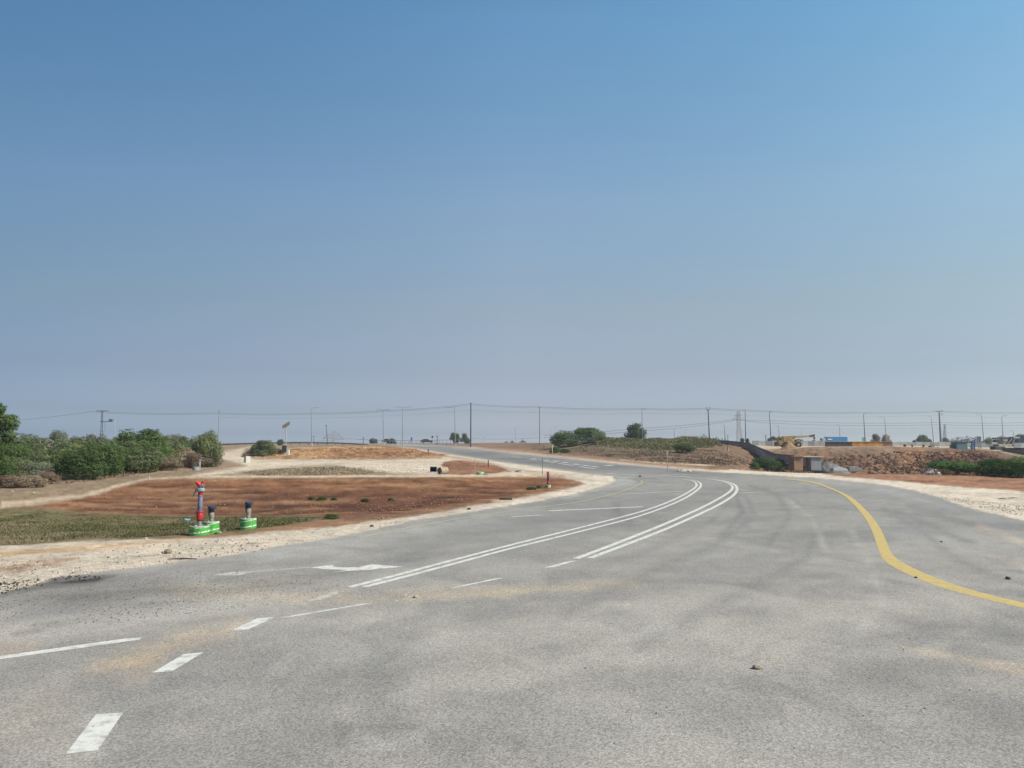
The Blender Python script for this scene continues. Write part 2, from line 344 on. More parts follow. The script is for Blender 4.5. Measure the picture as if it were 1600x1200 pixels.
# ------------------------------------------------------------------ the ground and the road: one fine sheet, cut where the asphalt starts
uf = np.tan(np.linspace(math.atan(-.74), math.atan(.74), 1000))
az = np.arctan(uf); side = np.linspace(az[-1], 2 * math.pi + az[0], 90)[1:-1]
AZ = np.concatenate([az, side]); NA = len(AZ)
rr = list(np.linspace(.5, 4.6, 10)); V_ = F * CAMH / 4.8
while V_ > F * CAMH / 75: rr.append(F * CAMH / V_); V_ -= 1.65
r_ = 75.0
while r_ < 200: rr.append(r_); r_ += .36
while r_ < 330: rr.append(r_); r_ += 1.2
while r_ < 9000: rr.append(r_); r_ *= 1.15
rr = np.array(rr); NR = len(rr)
# rows are lines of equal forward distance inside the fan, circles elsewhere
A, R = np.meshgrid(AZ, rr)
X = np.where((A <= az[-1]), R * np.tan(np.clip(A, az[0], az[-1])), 0); Y = R.copy()
k1 = np.cos(az[-1]); out = A > az[-1]
X = np.where(out, R / k1 * np.sin(A), X); Y = np.where(out, R / k1 * np.cos(A), Y)
x = X.ravel(); y = Y.ravel()
# beyond the view edge, continue smoothly the same heights
z = base_h(x, y)
z = np.where((y <= 4) | (np.abs(x) > np.maximum(y, .1) * .745), np.where(np.abs(x) > np.abs(y) * .745, z * np.clip((1.3 - np.abs(x) / np.maximum(y, .1) ) / .55, 0, 1), z), z)
jx = fbm(x * .9, y * .9, 3, 4); jy = fbm(x * .9 + 40, y * .9, 5, 4)
col = np.empty((len(x), 3)); col[:] = DRY
rough = np.full(len(x), .03)
def paint(pts_uv, c, soft, ra, jit):
    yy = np.maximum(y, .8)
    U, V = uv(x + jx * jit, y + jy * jit)
    p = np.array(pts_uv); m = (U > p[:, 0].min() - 30) & (U < p[:, 0].max() + 30) & (V > p[:, 1].min() - 12) & (V < p[:, 1].max() + 12) & (y > 1)
    idx = np.where(m)[0]
    if not len(idx): return
    d = poly_sd(U[idx], V[idx], pts_uv); a = np.clip(d / soft * .5 + .5, 0, 1)[:, None]
    if c is not None: col[idx] = col[idx] * (1 - a) + np.array(c) * a
    if ra is not None: rough[idx] = rough[idx] * (1 - a[:, 0]) + ra * a[:, 0]
for (pts, c, soft, ra, jit, zm) in ZONES: paint(zone(pts, zm), c, soft, ra, jit)
UR, VR = uv(x + jx * .16, y + jy * .16)
rd = poly_sd(UR, VR, road_uv); rd = np.where(y < 3, 50, rd)
n1 = fbm(x * .35, y * .35, 21, 5); n2 = fbm(x * 1.7, y * 1.7, 31, 4); n3 = fbm(x * .12, y * .5, 41, 4)
# streaks of graded soil: long thin lines following the slope
st = fbm(x * .16 + jy * .15, y * 1.25 + x * .10, 51, 4); st2 = fbm(x * .5, y * 4.0 + x * .35, 61, 3)
redm = np.clip((col[:, 0] / (col[:, 2] + 1e-4) - 2.6) / .6, 0, 1)
col *= (1 + (.30 * n1 + .20 * n2))[:, None]
lite = np.clip(st * 1.8 + 1.1 * st2 + .02, 0, 1) * redm * .65
col = col * (1 - lite[:, None]) + np.array((.34, .19, .10)) * lite[:, None]
dk = np.clip(-st2 * 1.9 - st * .8 - .2, 0, 1) * redm * .5; col *= (1 - dk)[:, None]
grassm = np.clip(1 - np.abs(col[:, 1] / (col[:, 0] + 1e-4) - .94) / .22, 0, 1) * (y > 15) * (y < 60) * (x < 0)
col = col * (1 - .5 * grassm[:, None] * np.clip(n1 + .25, 0, 1)[:, None]) + np.array((.15, .115, .06)) * (.5 * grassm * np.clip(n1 + .25, 0, 1))[:, None]
n4 = fbm(x * 3.3, y * 3.3, 141, 4); n5 = fbm(x * 1.1 + jx, y * .8 + jy, 151, 4); dirt = np.clip((.42 - col[:, 2]) / .1, 0, 1); col *= (1 + dirt * (.34 * n4 + .18 * n5))[:, None]
dryspot = np.clip(n5 * 2.2 - .25, 0, 1) * dirt * (1 - redm) * .55; col = col * (1 - dryspot[:, None]) + col * dryspot[:, None] * np.array((.55, .58, .55))
off = np.clip(-rd / 2.5, 0, 1) * np.clip((y - 12) / 6, 0, 1)
big = fbm(x * .33, y * .33, 71, 5); rid = 1 - np.abs(fbm(x * .45, y * .3, 81, 4)) * 2
z = z + off * rough * (big * 1.0 + .8 * (rid - .5)) + off * np.minimum(rough, .06) * n2 * .6
z = z + off * redm * (y < 62) * (.035 * st2 + .05 * st)
bankm = np.clip((rough - .3) / .2, 0, 1) * (y > 118) * (x > 30); z = z + bankm * off * (-.9 * np.abs(fbm(x * .42 + jx * .5, y * .06, 161, 4)) + .45 * fbm(x * 1.3, y * .5, 171, 4))
edge = np.clip(-rd / 1.5, 0, 1); z = z - .035 * np.clip(1 - np.abs(rd) / 1.5, 0, 1) * (rd < 0) * 0 + .0
# asphalt with drifted dust, tar and tyre marks, and a tone that darkens with distance
acol = np.empty_like(col); acol[:] = (.232, .217, .202)
def amix(mask, c): acol[:] = acol * (1 - mask[:, None]) + np.array(c) * mask[:, None]
wx = fbm(x * .2, y * .2, 95, 3) * 2.2; d1 = fbm(x * .34 + 5 + wx, y * .30 + wx * .6, 101, 6); d2 = fbm(x * 1.6 + wx, y * 1.3, 111, 5); d3 = fbm(x * .1, y * .1, 121, 4)
amix(np.clip(d1 * 1.5 + d2 * .6 + .22, 0, .8), (.33, .303, .27))
amix(np.clip(-d1 * 1.5 - d2 * .5 + d3 * .5 - .12, 0, .75), (.165, .160, .153))
amix(np.clip((6 - rd) / 9, 0, 1) * np.clip(.65 + d2 * .8, 0, 1) * .75 * (y > 10), (.40, .345, .29))
amix(np.clip((y - 11) / 22, 0, 1) * np.clip(.42 + .5 * d1, 0, 1), (.190, .186, .180)); arm = np.clip((y - 70) / 30, 0, 1); amix(arm * np.clip(.75 + .7 * d3, 0, .9) * np.clip(rd / 3, 0, 1), (.132, .132, .136))  # darker with distance from the camera, darkest along the far arm
# the broken edge of the asphalt under loose gravel: both sheets carry the same mix of stone and tar along it
ew = np.clip((rd + n2 * 2.2 + .6) / 2.0, 0, 1); near_e = np.abs(rd) < 4
mixe = col * (1 - ew[:, None]) + acol * ew[:, None]
col[near_e] = mixe[near_e]; acol[near_e] = mixe[near_e]
APATCH = [ # points, colour, softness, strength
 ([(150,1050),(210,1022),(270,1000),(330,985),(370,978),(350,992),(290,1005),(240,1045),(190,1050)], (.50,.36,.225), 22, .55),
 ([(185,1072),(215,1060),(240,1062),(225,1075)], (.47,.35,.23), 12, .4),
 ([(-20,1010),(60,1000),(50,1018),(-20,1030)], (.42,.28,.19), 12, .35),
 ([(270,928),(420,918),(560,925),(700,922),(850,915),(1000,905),(1000,915),(850,927),(700,936),(540,942),(400,940),(280,938)], (.40,.325,.235), 7, .60),
 ([(250,915),(400,905),(520,903),(400,914),(260,924)], (.36,.30,.21), 5, .5),
 ([(1425,1014),(1480,1024),(1540,1033),(1620,1046),(1620,1062),(1540,1044),(1480,1032)], (.46,.36,.26), 6, .55),
 ([(1530,818),(1570,832),(1620,850),(1620,858),(1560,838),(1525,824)], (.46,.37,.29), 4, .5),
 ([(1525,846),(1560,862),(1620,886),(1620,895),(1560,872),(1520,852)], (.46,.37,.30), 5, .55),
 ([(1300,762),(1400,775),(1500,805),(1600,835),(1600,818),(1500,792),(1400,765)], (.17,.178,.182), 7, .35),
 ([(528,1150),(580,1143),(640,1150),(625,1160),(560,1164)], (.15,.15,.15), 8, .3),
 ([(-20,930),(20,913),(90,903),(160,903),(150,911),(60,917),(-10,932)], (.03,.028,.027), 5, 1.3),
 ([(150,905),(300,912),(330,930),(200,945),(60,950),(0,945),(60,925)], (.095,.09,.085), 12, .6),
 ([(18,989),(60,983),(70,987),(30,993)], (.10,.09,.07), 4, .7),
 ([(955,785),(965,785),(972,800),(985,815),(990,828),(975,815),(960,802)], (.10,.10,.105), 4, .5),
 ([(1100,760),(1140,775),(1170,800),(1180,830),(1165,830),(1155,800),(1125,778)], (.145,.148,.152), 7, .35),
 ([(600,850),(900,795),(1050,765),(1040,775),(900,812),(600,872)], (.155,.157,.16), 9, .45),
 ([(620,885),(900,822),(1080,772),(1120,762),(1110,775),(950,835),(700,895)], (.155,.157,.16), 12, .35),
 ([(380,868),(560,838),(700,812),(850,790),(700,822),(560,850),(400,885)], (.34,.335,.32), 7, .5),
 ([(890,773),(950,762),(995,755),(990,748),(960,745),(965,752),(930,765),(880,780)], (.37,.36,.335), 4, .7),
 ([(1230,748),(1320,760),(1420,778),(1500,800),(1480,792),(1400,763),(1300,751)], (.31,.305,.285), 5, .6),
 ([(1330,800),(1420,815),(1560,850),(1600,880),(1500,860),(1380,830)], (.30,.295,.28), 14, .5),
 ([(930,842),(1100,850),(1300,870),(1200,885),(1000,870)], (.29,.28,.265), 18, .4),
 ([(700,980),(1100,960),(1400,990),(1200,1030),(900,1020)], (.29,.272,.248), 35, .35),
 ([(640,1080),(1100,1130),(1500,1110),(1560,1180),(900,1195)], (.285,.275,.255), 35, .45),
 ([(300,1060),(600,1000),(700,1010),(640,1060),(420,1100)], (.165,.168,.168), 30, .35),
 ([(150,1080),(260,1060),(330,1090),(260,1160),(190,1180)], (.165,.168,.168), 30, .4),
 ([(-40,1110),(90,1085),(140,1090),(60,1160),(-40,1190)], (.34,.30,.25), 30, .4),
 ([(1060,735),(1100,740),(1200,742),(1100,742),(1040,737)], (.09,.09,.09), 1.5, .6),
]
for pts, c, soft, k in APATCH:
    q = zone(pts); U, V = uv(x + jx * .25, y + jy * .25); p = np.array(q)
    m = (U > p[:, 0].min() - 60) & (U < p[:, 0].max() + 60) & (V > p[:, 1].min() - 45) & (V < p[:, 1].max() + 45) & (y > 1); idx = np.where(m)[0]
    d = poly_sd(U[idx], V[idx], q); a = np.clip(d / soft * .5 + .5, 0, 1) * k * np.clip(.8 + .9 * d2[idx], 0, 1.2)
    a = np.clip(a, 0, 1)[:, None]; acol[idx] = acol[idx] * (1 - a) + np.array(c) * a
# faint sweeping tyre marks: arcs around the bend
ARCS = [([(880,960),(1000,900),(1120,850),(1180,805),(1165,775),(1130,758)], .35), ([(1000,1010),(1150,930),(1260,870),(1280,820),(1240,780),(1180,760)], .35), ([(1330,1000),(1380,940),(1360,880),(1330,830)], .3), ([(1560,905),(1490,870),(1440,830),(1380,795)], .35), ([(60,980),(250,945),(480,905),(700,865)], .35), ([(30,1000),(240,962),(480,920),(700,878)], .3), ([(860,905),(1010,862),(1110,815),(1140,785)], .3), ([(540,1146),(580,1158),(640,1156),(630,1146),(585,1142)], .5), ([(560,1150),(600,1162),(650,1152)], .4), ([(1130,835),(1160,800),(1150,775),(1120,760)], .5), ([(1200,850),(1235,805),(1215,775),(1170,758)], .4), ([(1290,860),(1270,810),(1230,780)], .35),
        ([(1400,800),(1440,815),(1500,842),(1580,870)], .4), ([(1420,790),(1480,808),(1560,835)], .3), ([(640,1010),(760,985),(900,975),(1050,982)], .25), ([(300,1120),(520,1060),(800,1030)], .2)]
for arc_i, (pts, k) in enumerate(ARCS):
    q = np.array(zone(pts + pts[::-1][1:-1])); U, V = uv(x, y)
    m = (U > q[:, 0].min() - 20) & (U < q[:, 0].max() + 20) & (V > q[:, 1].min() - 10) & (V < q[:, 1].max() + 10) & (y > 1); idx = np.where(m)[0]
    d = np.abs(poly_sd(U[idx], V[idx], q)); wpx = 5 * V[idx] / 80; lightm = arc_i % 3 == 2; k = k * (1.9 if lightm else 1.15)
    a = np.clip(1 - d / wpx, 0, 1) * k * np.clip(.7 + d2[idx], 0, 1.2); acol[idx] = acol[idx] * (1 - a[:, None]) + np.array((.33, .31, .285) if lightm else (.12, .118, .118)) * a[:, None]
acol *= (1 + .10 * n2 + .06 * n1)[:, None]
isroad = rd > 0
Vall = np.stack([x, y, z], 1)
i0 = np.arange(NR - 1)[:, None] * NA + np.arange(NA)[None, :]; i1 = np.arange(NR - 1)[:, None] * NA + (np.arange(NA)[None, :] + 1) % NA
Q = np.stack([i0, i1, i1 + NA, i0 + NA], -1).reshape(-1, 4)
fr = isroad[Q].sum(1) >= 2
def sub(name, sel, colr, m, extra_centre=False):
    q = Q[sel]; u, inv = np.unique(q, return_inverse=True); q = inv.reshape(-1, 4)
    V = Vall[u]
    me = np_mesh(name, V, q, smooth=True)
    ca = me.color_attributes.new('Col', 'FLOAT_COLOR', 'POINT')
    c4 = np.ones((len(u), 4), np.float32); c4[:, :3] = np.clip(colr[u], .01, .9); ca.data.foreach_set('color', c4.ravel())
    return link_mesh(name, me, m)
M_GROUND = ground_mat('bare_ground', 'soil'); M_ROAD = ground_mat('dusty_asphalt', 'asphalt')
zone_gravel = (col[:, 2] > .30) & (~isroad)
ground = tag(sub('ground', ~fr, col, M_GROUND), kind='structure')
road = tag(sub('road', fr, acol, M_ROAD), kind='structure')
cap = MB(); ring_ = [(X[0, k], Y[0, k], 0) for k in range(NA)]; cap.add(ring_, [tuple(range(NA))])
c_o = cap.build('road_patch', mat('asphalt_underfoot', (.2, .198, .19), .9), road)
del X, Y, A, R

# ------------------------------------------------------------------ painted markings (each its own patch on the road)
def paint_mat(name, c, wear, dust=(.30, .28, .25)):
    m = bpy.data.materials.new(name); m.use_nodes = True; t = m.node_tree; b = t.nodes['Principled BSDF']; b.inputs['Roughness'].default_value = .75; b.inputs['Specular IOR Level'].default_value = .2
    tcn = t.nodes.new('ShaderNodeTexCoord'); n = t.nodes.new('ShaderNodeTexNoise'); n.inputs['Scale'].default_value = 5; n.inputs['Detail'].default_value = 9; n.inputs['Roughness'].default_value = .75
    t.links.new(tcn.outputs['Object'], n.inputs[0]); r = t.nodes.new('ShaderNodeMapRange'); r.inputs[1].default_value = .5 - wear * .5 + .12; r.inputs[2].default_value = .5 - wear * .5 + .30
    r.inputs[1].default_value = .62 - wear; r.inputs[2].default_value = .74 - wear * .6
    r.inputs[3].default_value = 0; r.inputs[4].default_value = 1
    t.links.new(n.outputs[0], r.inputs[0]); mx = t.nodes.new('ShaderNodeMix'); mx.data_type = 'RGBA'; mx.inputs[6].default_value = (*c, 1); mx.inputs[7].default_value = (*dust, 1)
    t.links.new(r.outputs[0], mx.inputs[0])
    n2 = t.nodes.new('ShaderNodeTexNoise'); n2.inputs['Scale'].default_value = 90; t.links.new(tcn.outputs['Object'], n2.inputs[0])
    r2 = t.nodes.new('ShaderNodeMapRange'); r2.inputs[1].default_value = .3; r2.inputs[2].default_value = .7; r2.inputs[3].default_value = .85; r2.inputs[4].default_value = 1.1; t.links.new(n2.outputs[0], r2.inputs[0])
    vm = t.nodes.new('ShaderNodeVectorMath'); vm.operation = 'SCALE'; t.links.new(mx.outputs[2], vm.inputs[0]); t.links.new(r2.outputs[0], vm.inputs['Scale']); t.links.new(vm.outputs[0], b.inputs['Base Color'])
    return m
M_WHITE = paint_mat('white_road_paint', (.58, .57, .54), .15)
M_WORN = paint_mat('worn_white_paint', (.46, .445, .41), .2)
M_YEL = paint_mat('yellow_road_paint', (.50, .365, .125), .17, (.34, .29, .18))
M_YWORN = paint_mat('worn_yellow_paint', (.40, .36, .20), .20)
def lift(q, e=None):
    q = Vector(q); q.z = float(base_h(q.x, q.y)) + (.0015 + max(0, q.y - 22) * .0004 if e is None else e); return q
def catmull(p, n=8):
    p = [Vector(q) for q in p]; p = [p[0] * 2 - p[1]] + p + [p[-1] * 2 - p[-2]]; out = []
    for i in range(1, len(p) - 2):
        for k in range(n):
            t = k / n; out.append(.5 * ((2 * p[i]) + (p[i + 1] - p[i - 1]) * t + (2 * p[i - 1] - 5 * p[i] + 4 * p[i + 1] - p[i + 2]) * t * t + (3 * p[i] - p[i - 1] - 3 * p[i + 1] + p[i + 2]) * t ** 3))
    out.append(p[-2]); return out
def strip2(name, Lp, Rp, m, n=40):
    """a painted band between two edge lines"""
    def res(pts):
        w_ = [at(*p) for p in pts]
        for q in w_: q.z = 0
        w_ = catmull(w_); d = [0]
        for a, b in zip(w_, w_[1:]): d.append(d[-1] + (b - a).length)
        T = np.linspace(0, d[-1], n); return [Vector((np.interp(t, d, [q.x for q in w_]), np.interp(t, d, [q.y for q in w_]), 0)) for t in T]
    a, b = res(Lp), res(Rp); mb = MB(); vs = []
    for p, q in zip(a, b): vs += [lift(p), lift((p + q) / 2), lift(q)]
    mb.add(vs, [(3 * i + k, 3 * i + k + 1, 3 * i + k + 4, 3 * i + k + 3) for i in range(n - 1) for k in range(2)])
    return mb.build(name, m, road)
def line(name, pts, width, m, smooth=True):
    w_ = [at(*p) for p in pts]
    for q in w_: q.z = 0
    w_ = catmull(w_) if smooth and len(w_) > 2 else w_
    if len(w_) == 2: w_ = [w_[0].lerp(w_[1], t / 8) for t in range(9)]
    mb = MB(); vs = []
    for i, q in enumerate(w_):
        d = (w_[min(i + 1, len(w_) - 1)] - w_[max(i - 1, 0)]).normalized(); nrm = Vector((-d.y, d.x, 0)) * width / 2
        vs += [lift(q + nrm), lift(q - nrm)]
    mb.add(vs, [(2 * i, 2 * i + 1, 2 * i + 3, 2 * i + 2) for i in range(len(w_) - 1)])
    return mb.build(name, m, road)
def patch(name, pts, m):
    mb = MB(); vs = [lift(at(*p), .002) for p in pts]; me = bpy.data.meshes.new(name); bm = bmesh.new()
    f = bm.faces.new([bm.verts.new(v) for v in vs]); bmesh.ops.triangulate(bm, faces=[f]); bmesh.ops.recalc_face_normals(bm, faces=bm.faces); bm.to_mesh(me); bm.free()
    return link_mesh(name, me, m, road)
LW = .16
line('centre_line', [(545,917.5),(620,898.5),(710,874.5),(800,851),(900,826),(1000,800),(1048,783),(1075,769.5),(1088,759.5),(1083,752.5),(1060,748),(1036,745.3)], LW, M_WHITE)
line('centre_line', [(569,917),(625,902.8),(710,880.5),(800,856.5),(900,832),(1000,806),(1058,784.5),(1084,770),(1095,759.5),(1091,753),(1078,749.8)], LW, M_WHITE)
line('centre_line', [(900,872.8),(950,854),(1000,834.5),(1050,814),(1100,791.5),(1132,774),(1144,764),(1141,757),(1125,751.5),(1100,748.4),(1080,746.6)], LW * 1.15, M_WHITE)
line('centre_line', [(922,871.8),(960,857.5),(1000,842.5),(1050,822.5),(1100,800),(1128,786),(1147,773),(1151.5,764),(1147,757),(1133,752),(1115,749.6)], LW * 1.15, M_WHITE)
line('lane_line', [(1080,746.5),(1058,744.9),(1030,743.4),(1003,742.2)], .35, M_WHITE)
for a, b in (((996,741.9),(971,740.8)),((965,741.5),(948,739.9)),((1022,745.4),(1000,744)),((993,743.4),(968,742))): line('lane_dash', [a, b], .4, M_WHITE)
for a, b in (((832.5,716.4),(837.5,717)),((843,717.8),(847,718.3)),((850.6,718.8),(857,719.6)),((864,720.6),(872,721.6)),((880,722.8),(887,723.8)),((896,725.1),(904,726.3)),((912,727.4),(919,728.3)),((926,729.2),(933,730.2)),((946,728.3),(958,727))): line('lane_dash', [a, b], .85, M_WHITE)
for a, b in (((800,714),(815,715.8)),((826,717.4),(839,719.3)),((848,720.6),(868,723.6)),((872.5,724.4),(896,727.8)),((905,729.3),(930,732.8))): line('lane_line', [a, b], .7, M_WORN)
for a, b, mm in (((970,772.5),(1065,768),M_WORN),((857,798.3),(1005,792),M_WHITE),((1152,770.2),(1181,769.5),M_WORN),((1342,781.7),(1382,782.2),M_WORN),((800,807.3),(846,805),M_WORN)): line('stop_line', [a, b], .3, mm)
patch('give_way_dash', [(103,1178),(152.5,1172.5),(192.5,1113.5),(150,1116)], M_WHITE)
patch('give_way_dash', [(238,1051),(268,1049.5),(317.5,1019.5),(287,1022)], M_WHITE)
patch('give_way_dash', [(362,985),(388,983.5),(429,964.5),(402,966.2)], M_WHITE)
patch('give_way_dash', [(478,939.3),(500,937.8),(540,923.2),(520,925)], M_WORN)
patch('give_way_dash', [(850,887),(866,886),(903,875.5),(888,876.8)], M_WHITE)
patch('lane_dash', [(437,965.2),(455,964),(583,942.3),(566,943.4)], M_WHITE)
patch('lane_dash', [(701,919.3),(716,917.6),(789,902.8),(773,904)], M_WHITE)
patch('lane_dash', [(-30,1034.5),(-30,1029.5),(195,997.8),(222,996.2),(218,999.5)], M_WHITE)
patch('direction_arrow', [(485,887),(521,882.5),(520,885.2),(535,886.8),(560,886.2),(581,881.7),(630,885.7),(575,890.5),(550,891.7),(518,893.9),(545,890.6),(505,889.2)], M_WHITE)
patch('direction_arrow', [(332,899),(362,893.6),(400,893),(385,896.5),(374,899)], M_WORN); line('lane_line', [(400,893),(440,889.5),(484,886.4)], .07, M_WORN)
strip2('edge_line', [(1226,748.9),(1250,751.6),(1275,756.4),(1310,770),(1330,785),(1350,807.5),(1362.5,830),(1372.5,858),(1384,878),(1425,900),(1470,917.5),(1525,932.5),(1612,953)],
       [(1228,748.2),(1252,750.6),(1278,755),(1322.5,773),(1350,794),(1372,820),(1385,846),(1396,868),(1422,885),(1470,906),(1525,923.5),(1612,945)], M_YEL, 90)
line('edge_line', [(560,840),(640,824),(704,812.5),(790,799.5),(880,788),(930,779),(975,767),(998,757.5),(1003,753.2),(998,750),(985,747.6)], .14, M_YWORN)

# ------------------------------------------------------------------ vegetation
def leaf_mat(name, c, c2, tr=.25): return mat(name, c, .7, 1.3, 0, transl=tr, rand=.22, col2=c2, spec=.15)
M_LEAF = {'green': leaf_mat('leaf_green', (.14, .20, .058), (.065, .105, .032)),
          'dark': leaf_mat('leaf_dark_green', (.10, .145, .046), (.05, .078, .028)),
          'olive': leaf_mat('leaf_olive', (.19, .215, .10), (.105, .13, .058)),
          'grey': leaf_mat('leaf_grey_green', (.22, .23, .155), (.135, .15, .095)),
          'dry': leaf_mat('twig_dry', (.30, .235, .155), (.20, .155, .105), .1),
          'brown': leaf_mat('twig_brown', (.26, .185, .13), (.165, .115, .08), .1),
          'reed': leaf_mat('reed_green', (.28, .265, .13), (.18, .175, .085), .2),
          'bright': leaf_mat('leaf_bright_green', (.085, .155, .035), (.04, .085, .02)),
          'far': leaf_mat('leaf_far', (.07, .085, .055), (.045, .058, .04), .1),
          'pale': leaf_mat('leaf_pale_dusty', (.36, .31, .26), (.22, .19, .16), .2)}
M_BARK = mat('bark', (.12, .09, .065), .9, 8, .3, .5)
def leaf_cloud(centres, radii, n, size, rng, up=.25, thin=0.55, zmin=.0, flat=1.0):
    """n small leaf-cluster faces over and inside a set of lobes"""
    c = np.array(centres); r = np.array(radii, float)
    if r.ndim == 1: r = np.stack([r, r, r * flat], 1)
    wgt = (r.prod(1)) ** (2 / 3); k = rng.choice(len(c), n, p=wgt / wgt.sum())
    d = rng.normal(size=(n, 3)); d /= np.linalg.norm(d, axis=1)[:, None]
    rad = 1 - thin * rng.random(n) ** 2.2 + rng.normal(size=n) * .05
    lump = 1 + .16 * np.sin(d[:, 0] * 7 + k * 1.7) * np.sin(d[:, 1] * 6 + k) + .12 * np.sin(d[:, 2] * 9 + k * 2.3)
    p = c[k] + d * r[k] * (rad * lump)[:, None]
    ok = p[:, 2] > zmin; p = p[ok]; d = d[ok]; m = len(p)
    nrm = d * .85 + rng.normal(size=(m, 3)) * .42; nrm[:, 2] += up; nrm /= np.linalg.norm(nrm, axis=1)[:, None]
    t = np.cross(nrm, rng.normal(size=(m, 3))); t /= np.linalg.norm(t, axis=1)[:, None]; b = np.cross(nrm, t)
    s = size * (.6 + .8 * rng.random(m))[:, None]; l = s * (1.1 + .6 * rng.random(m))[:, None]
    V = np.stack([p - t * l, p - b * s * .55, p + t * l, p + b * s * .55], 1).reshape(-1, 3)
    return V, np.arange(m * 4).reshape(-1, 4)
def bush_proto(seed, n=11000, leaf=.0165, lobes=16, squash=1.0):
    rng = np.random.default_rng(seed); C = [(0, 0, .30)]; Rr = [(.34, .34, .34)]
    for i in range(lobes):
        a = rng.random() * 6.283; e = rng.random() ** .8 * 1.25; rr_ = .30 + .06 * rng.random()
        C.append((math.cos(a) * math.cos(e) * rr_, math.sin(a) * math.cos(e) * rr_, .34 + math.sin(e) * (.36 + .12 * rng.random()) * squash - .14 * (1 - e / 1.25)))
        q = .14 + .10 * rng.random(); Rr.append((q, q, q * .95))
    V, Q_ = leaf_cloud(C, Rr, n, leaf, rng, thin=.22); V[:, 2] *= 1.0 / np.percentile(V[:, 2], 99.7); V[:, :2] *= .5 / np.percentile(np.abs(V[:, :2]), 99)
    return np_mesh('shrub_foliage', V, Q_)
def spiky_proto(seed, n=1400):                                     # dry, twiggy, grass-like tuft
    rng = np.random.default_rng(seed); a = rng.random(n) * 6.283; q = rng.random(n) ** .6 * .36
    base = np.stack([np.cos(a) * q, np.sin(a) * q, np.zeros(n)], 1)
    lean = rng.normal(size=(n, 3)) * .22; lean[:, :2] += base[:, :2] * .9; lean[:, 2] = 0
    L_ = (.55 + .5 * rng.random(n)) * (1 - .9 * (q / .45) ** 2); tip = base + lean * L_[:, None]; tip[:, 2] = L_
    s = np.stack([np.cos(a + 1.57), np.sin(a + 1.57), 0 * a], 1) * (.010 + .010 * rng.random(n))[:, None]; mid = (base + tip) / 2 + rng.normal(size=(n, 3)) * .03
    V = np.stack([base - s, base + s, mid + s * .8, mid - s * .8], 1); V2 = np.stack([mid - s * .8, mid + s * .8, tip + s * .15, tip - s * .15], 1)
    V = np.concatenate([V, V2]).reshape(-1, 3)
    return np_mesh('tuft_stems', V, np.arange(len(V)).reshape(-1, 4))
PROTO = [bush_proto(100 + i, lobes=13 + 3 * (i % 3), squash=(.8, 1, 1.15)[i % 3]) for i in range(6)]
TUFT = [spiky_proto(200 + i) for i in range(3)]
_mc = {}
def meshof(me, key):
    k = (me.name, key)
    if k not in _mc: c = me.copy(); c.materials.append(M_LEAF[key]); _mc[k] = c
    return _mc[k]
def shrub(name, px, wpx, ytop, Z=None, ybase=None, kind='green', proto=0, label=None, cat='shrub', group=None, tuft=False, depth=.9):
    """a shrub wpx wide in the photo, standing on the ground"""
    g = at(px, ybase) if Z is None else None
    if g is None: q = P(px, 700, Z); g = Vector((q.x, Z, float(base_h(q.x, Z))))
    Z = g.y; top = CAMH + (692 - ytop) * Z / F; h = max(.2, top - g.z); w_ = wpx * Z / F
    me = meshof((TUFT if tuft else PROTO)[proto % (3 if tuft else 6)], kind)
    o = bpy.data.objects.new(name, me); COL.objects.link(o); o.location = (g.x, g.y + w_ * .25, g.z - .04 * h)
    o.scale = (w_ * 1.12 if not tuft else w_ * 1.2, w_ * depth, h * (1.06 if name == 'scrub_bush' else 1.0)); o.rotation_euler = (0, 0, (proto * 2.399 + px * .7) % 6.28)
    o.rotation_euler = (0, 0, random.choice((0, math.pi)) + random.uniform(-.25, .25))
    return tag(o, label, cat, group)
GT = 'dense scrub thicket at the left'
BACK = 'olive green scrub bush at the back of the thicket on the left'
MID = 'rounded grey green bush in the middle of the left thicket'
for i, (px, wp, yt, Z, k) in enumerate([(28,58,679,88,'olive'),(62,50,685,84,'olive'),(117,44,683,88,'olive'),(144,44,680,90,'grey'),(163,30,686,86,'olive'),
        (182,34,684,92,'grey'),(228,52,676,86,'olive'),(248,40,682,90,'olive'),(268,42,680,92,'grey'),(291,36,683,90,'olive'),(315,34,682,88,'olive'),(-14,50,684,86,'green')]):
    shrub('scrub_bush', px, wp, yt, Z, kind=k, proto=i, label=BACK, group=GT + ', back')
for i, (px, wp, yt, Z, k) in enumerate([(38,70,694,72,'olive'),(72,64,687,74,'grey'),(100,54,690,72,'olive'),(128,60,692,75,'green'),(160,56,691,74,'olive'),(196,62,690,76,'olive'),
        (232,60,692,74,'green'),(262,54,692,78,'olive'),(292,48,694,80,'olive'),(12,60,694,70,'green'),(170,50,696,68,'green'),(84,56,702,66,'olive'),(50,52,706,64,'olive'),(220,56,700,68,'olive')]):
    shrub('scrub_bush', px, wp, yt, Z, kind=k, proto=i + 2, label=MID, group=GT + ', middle')
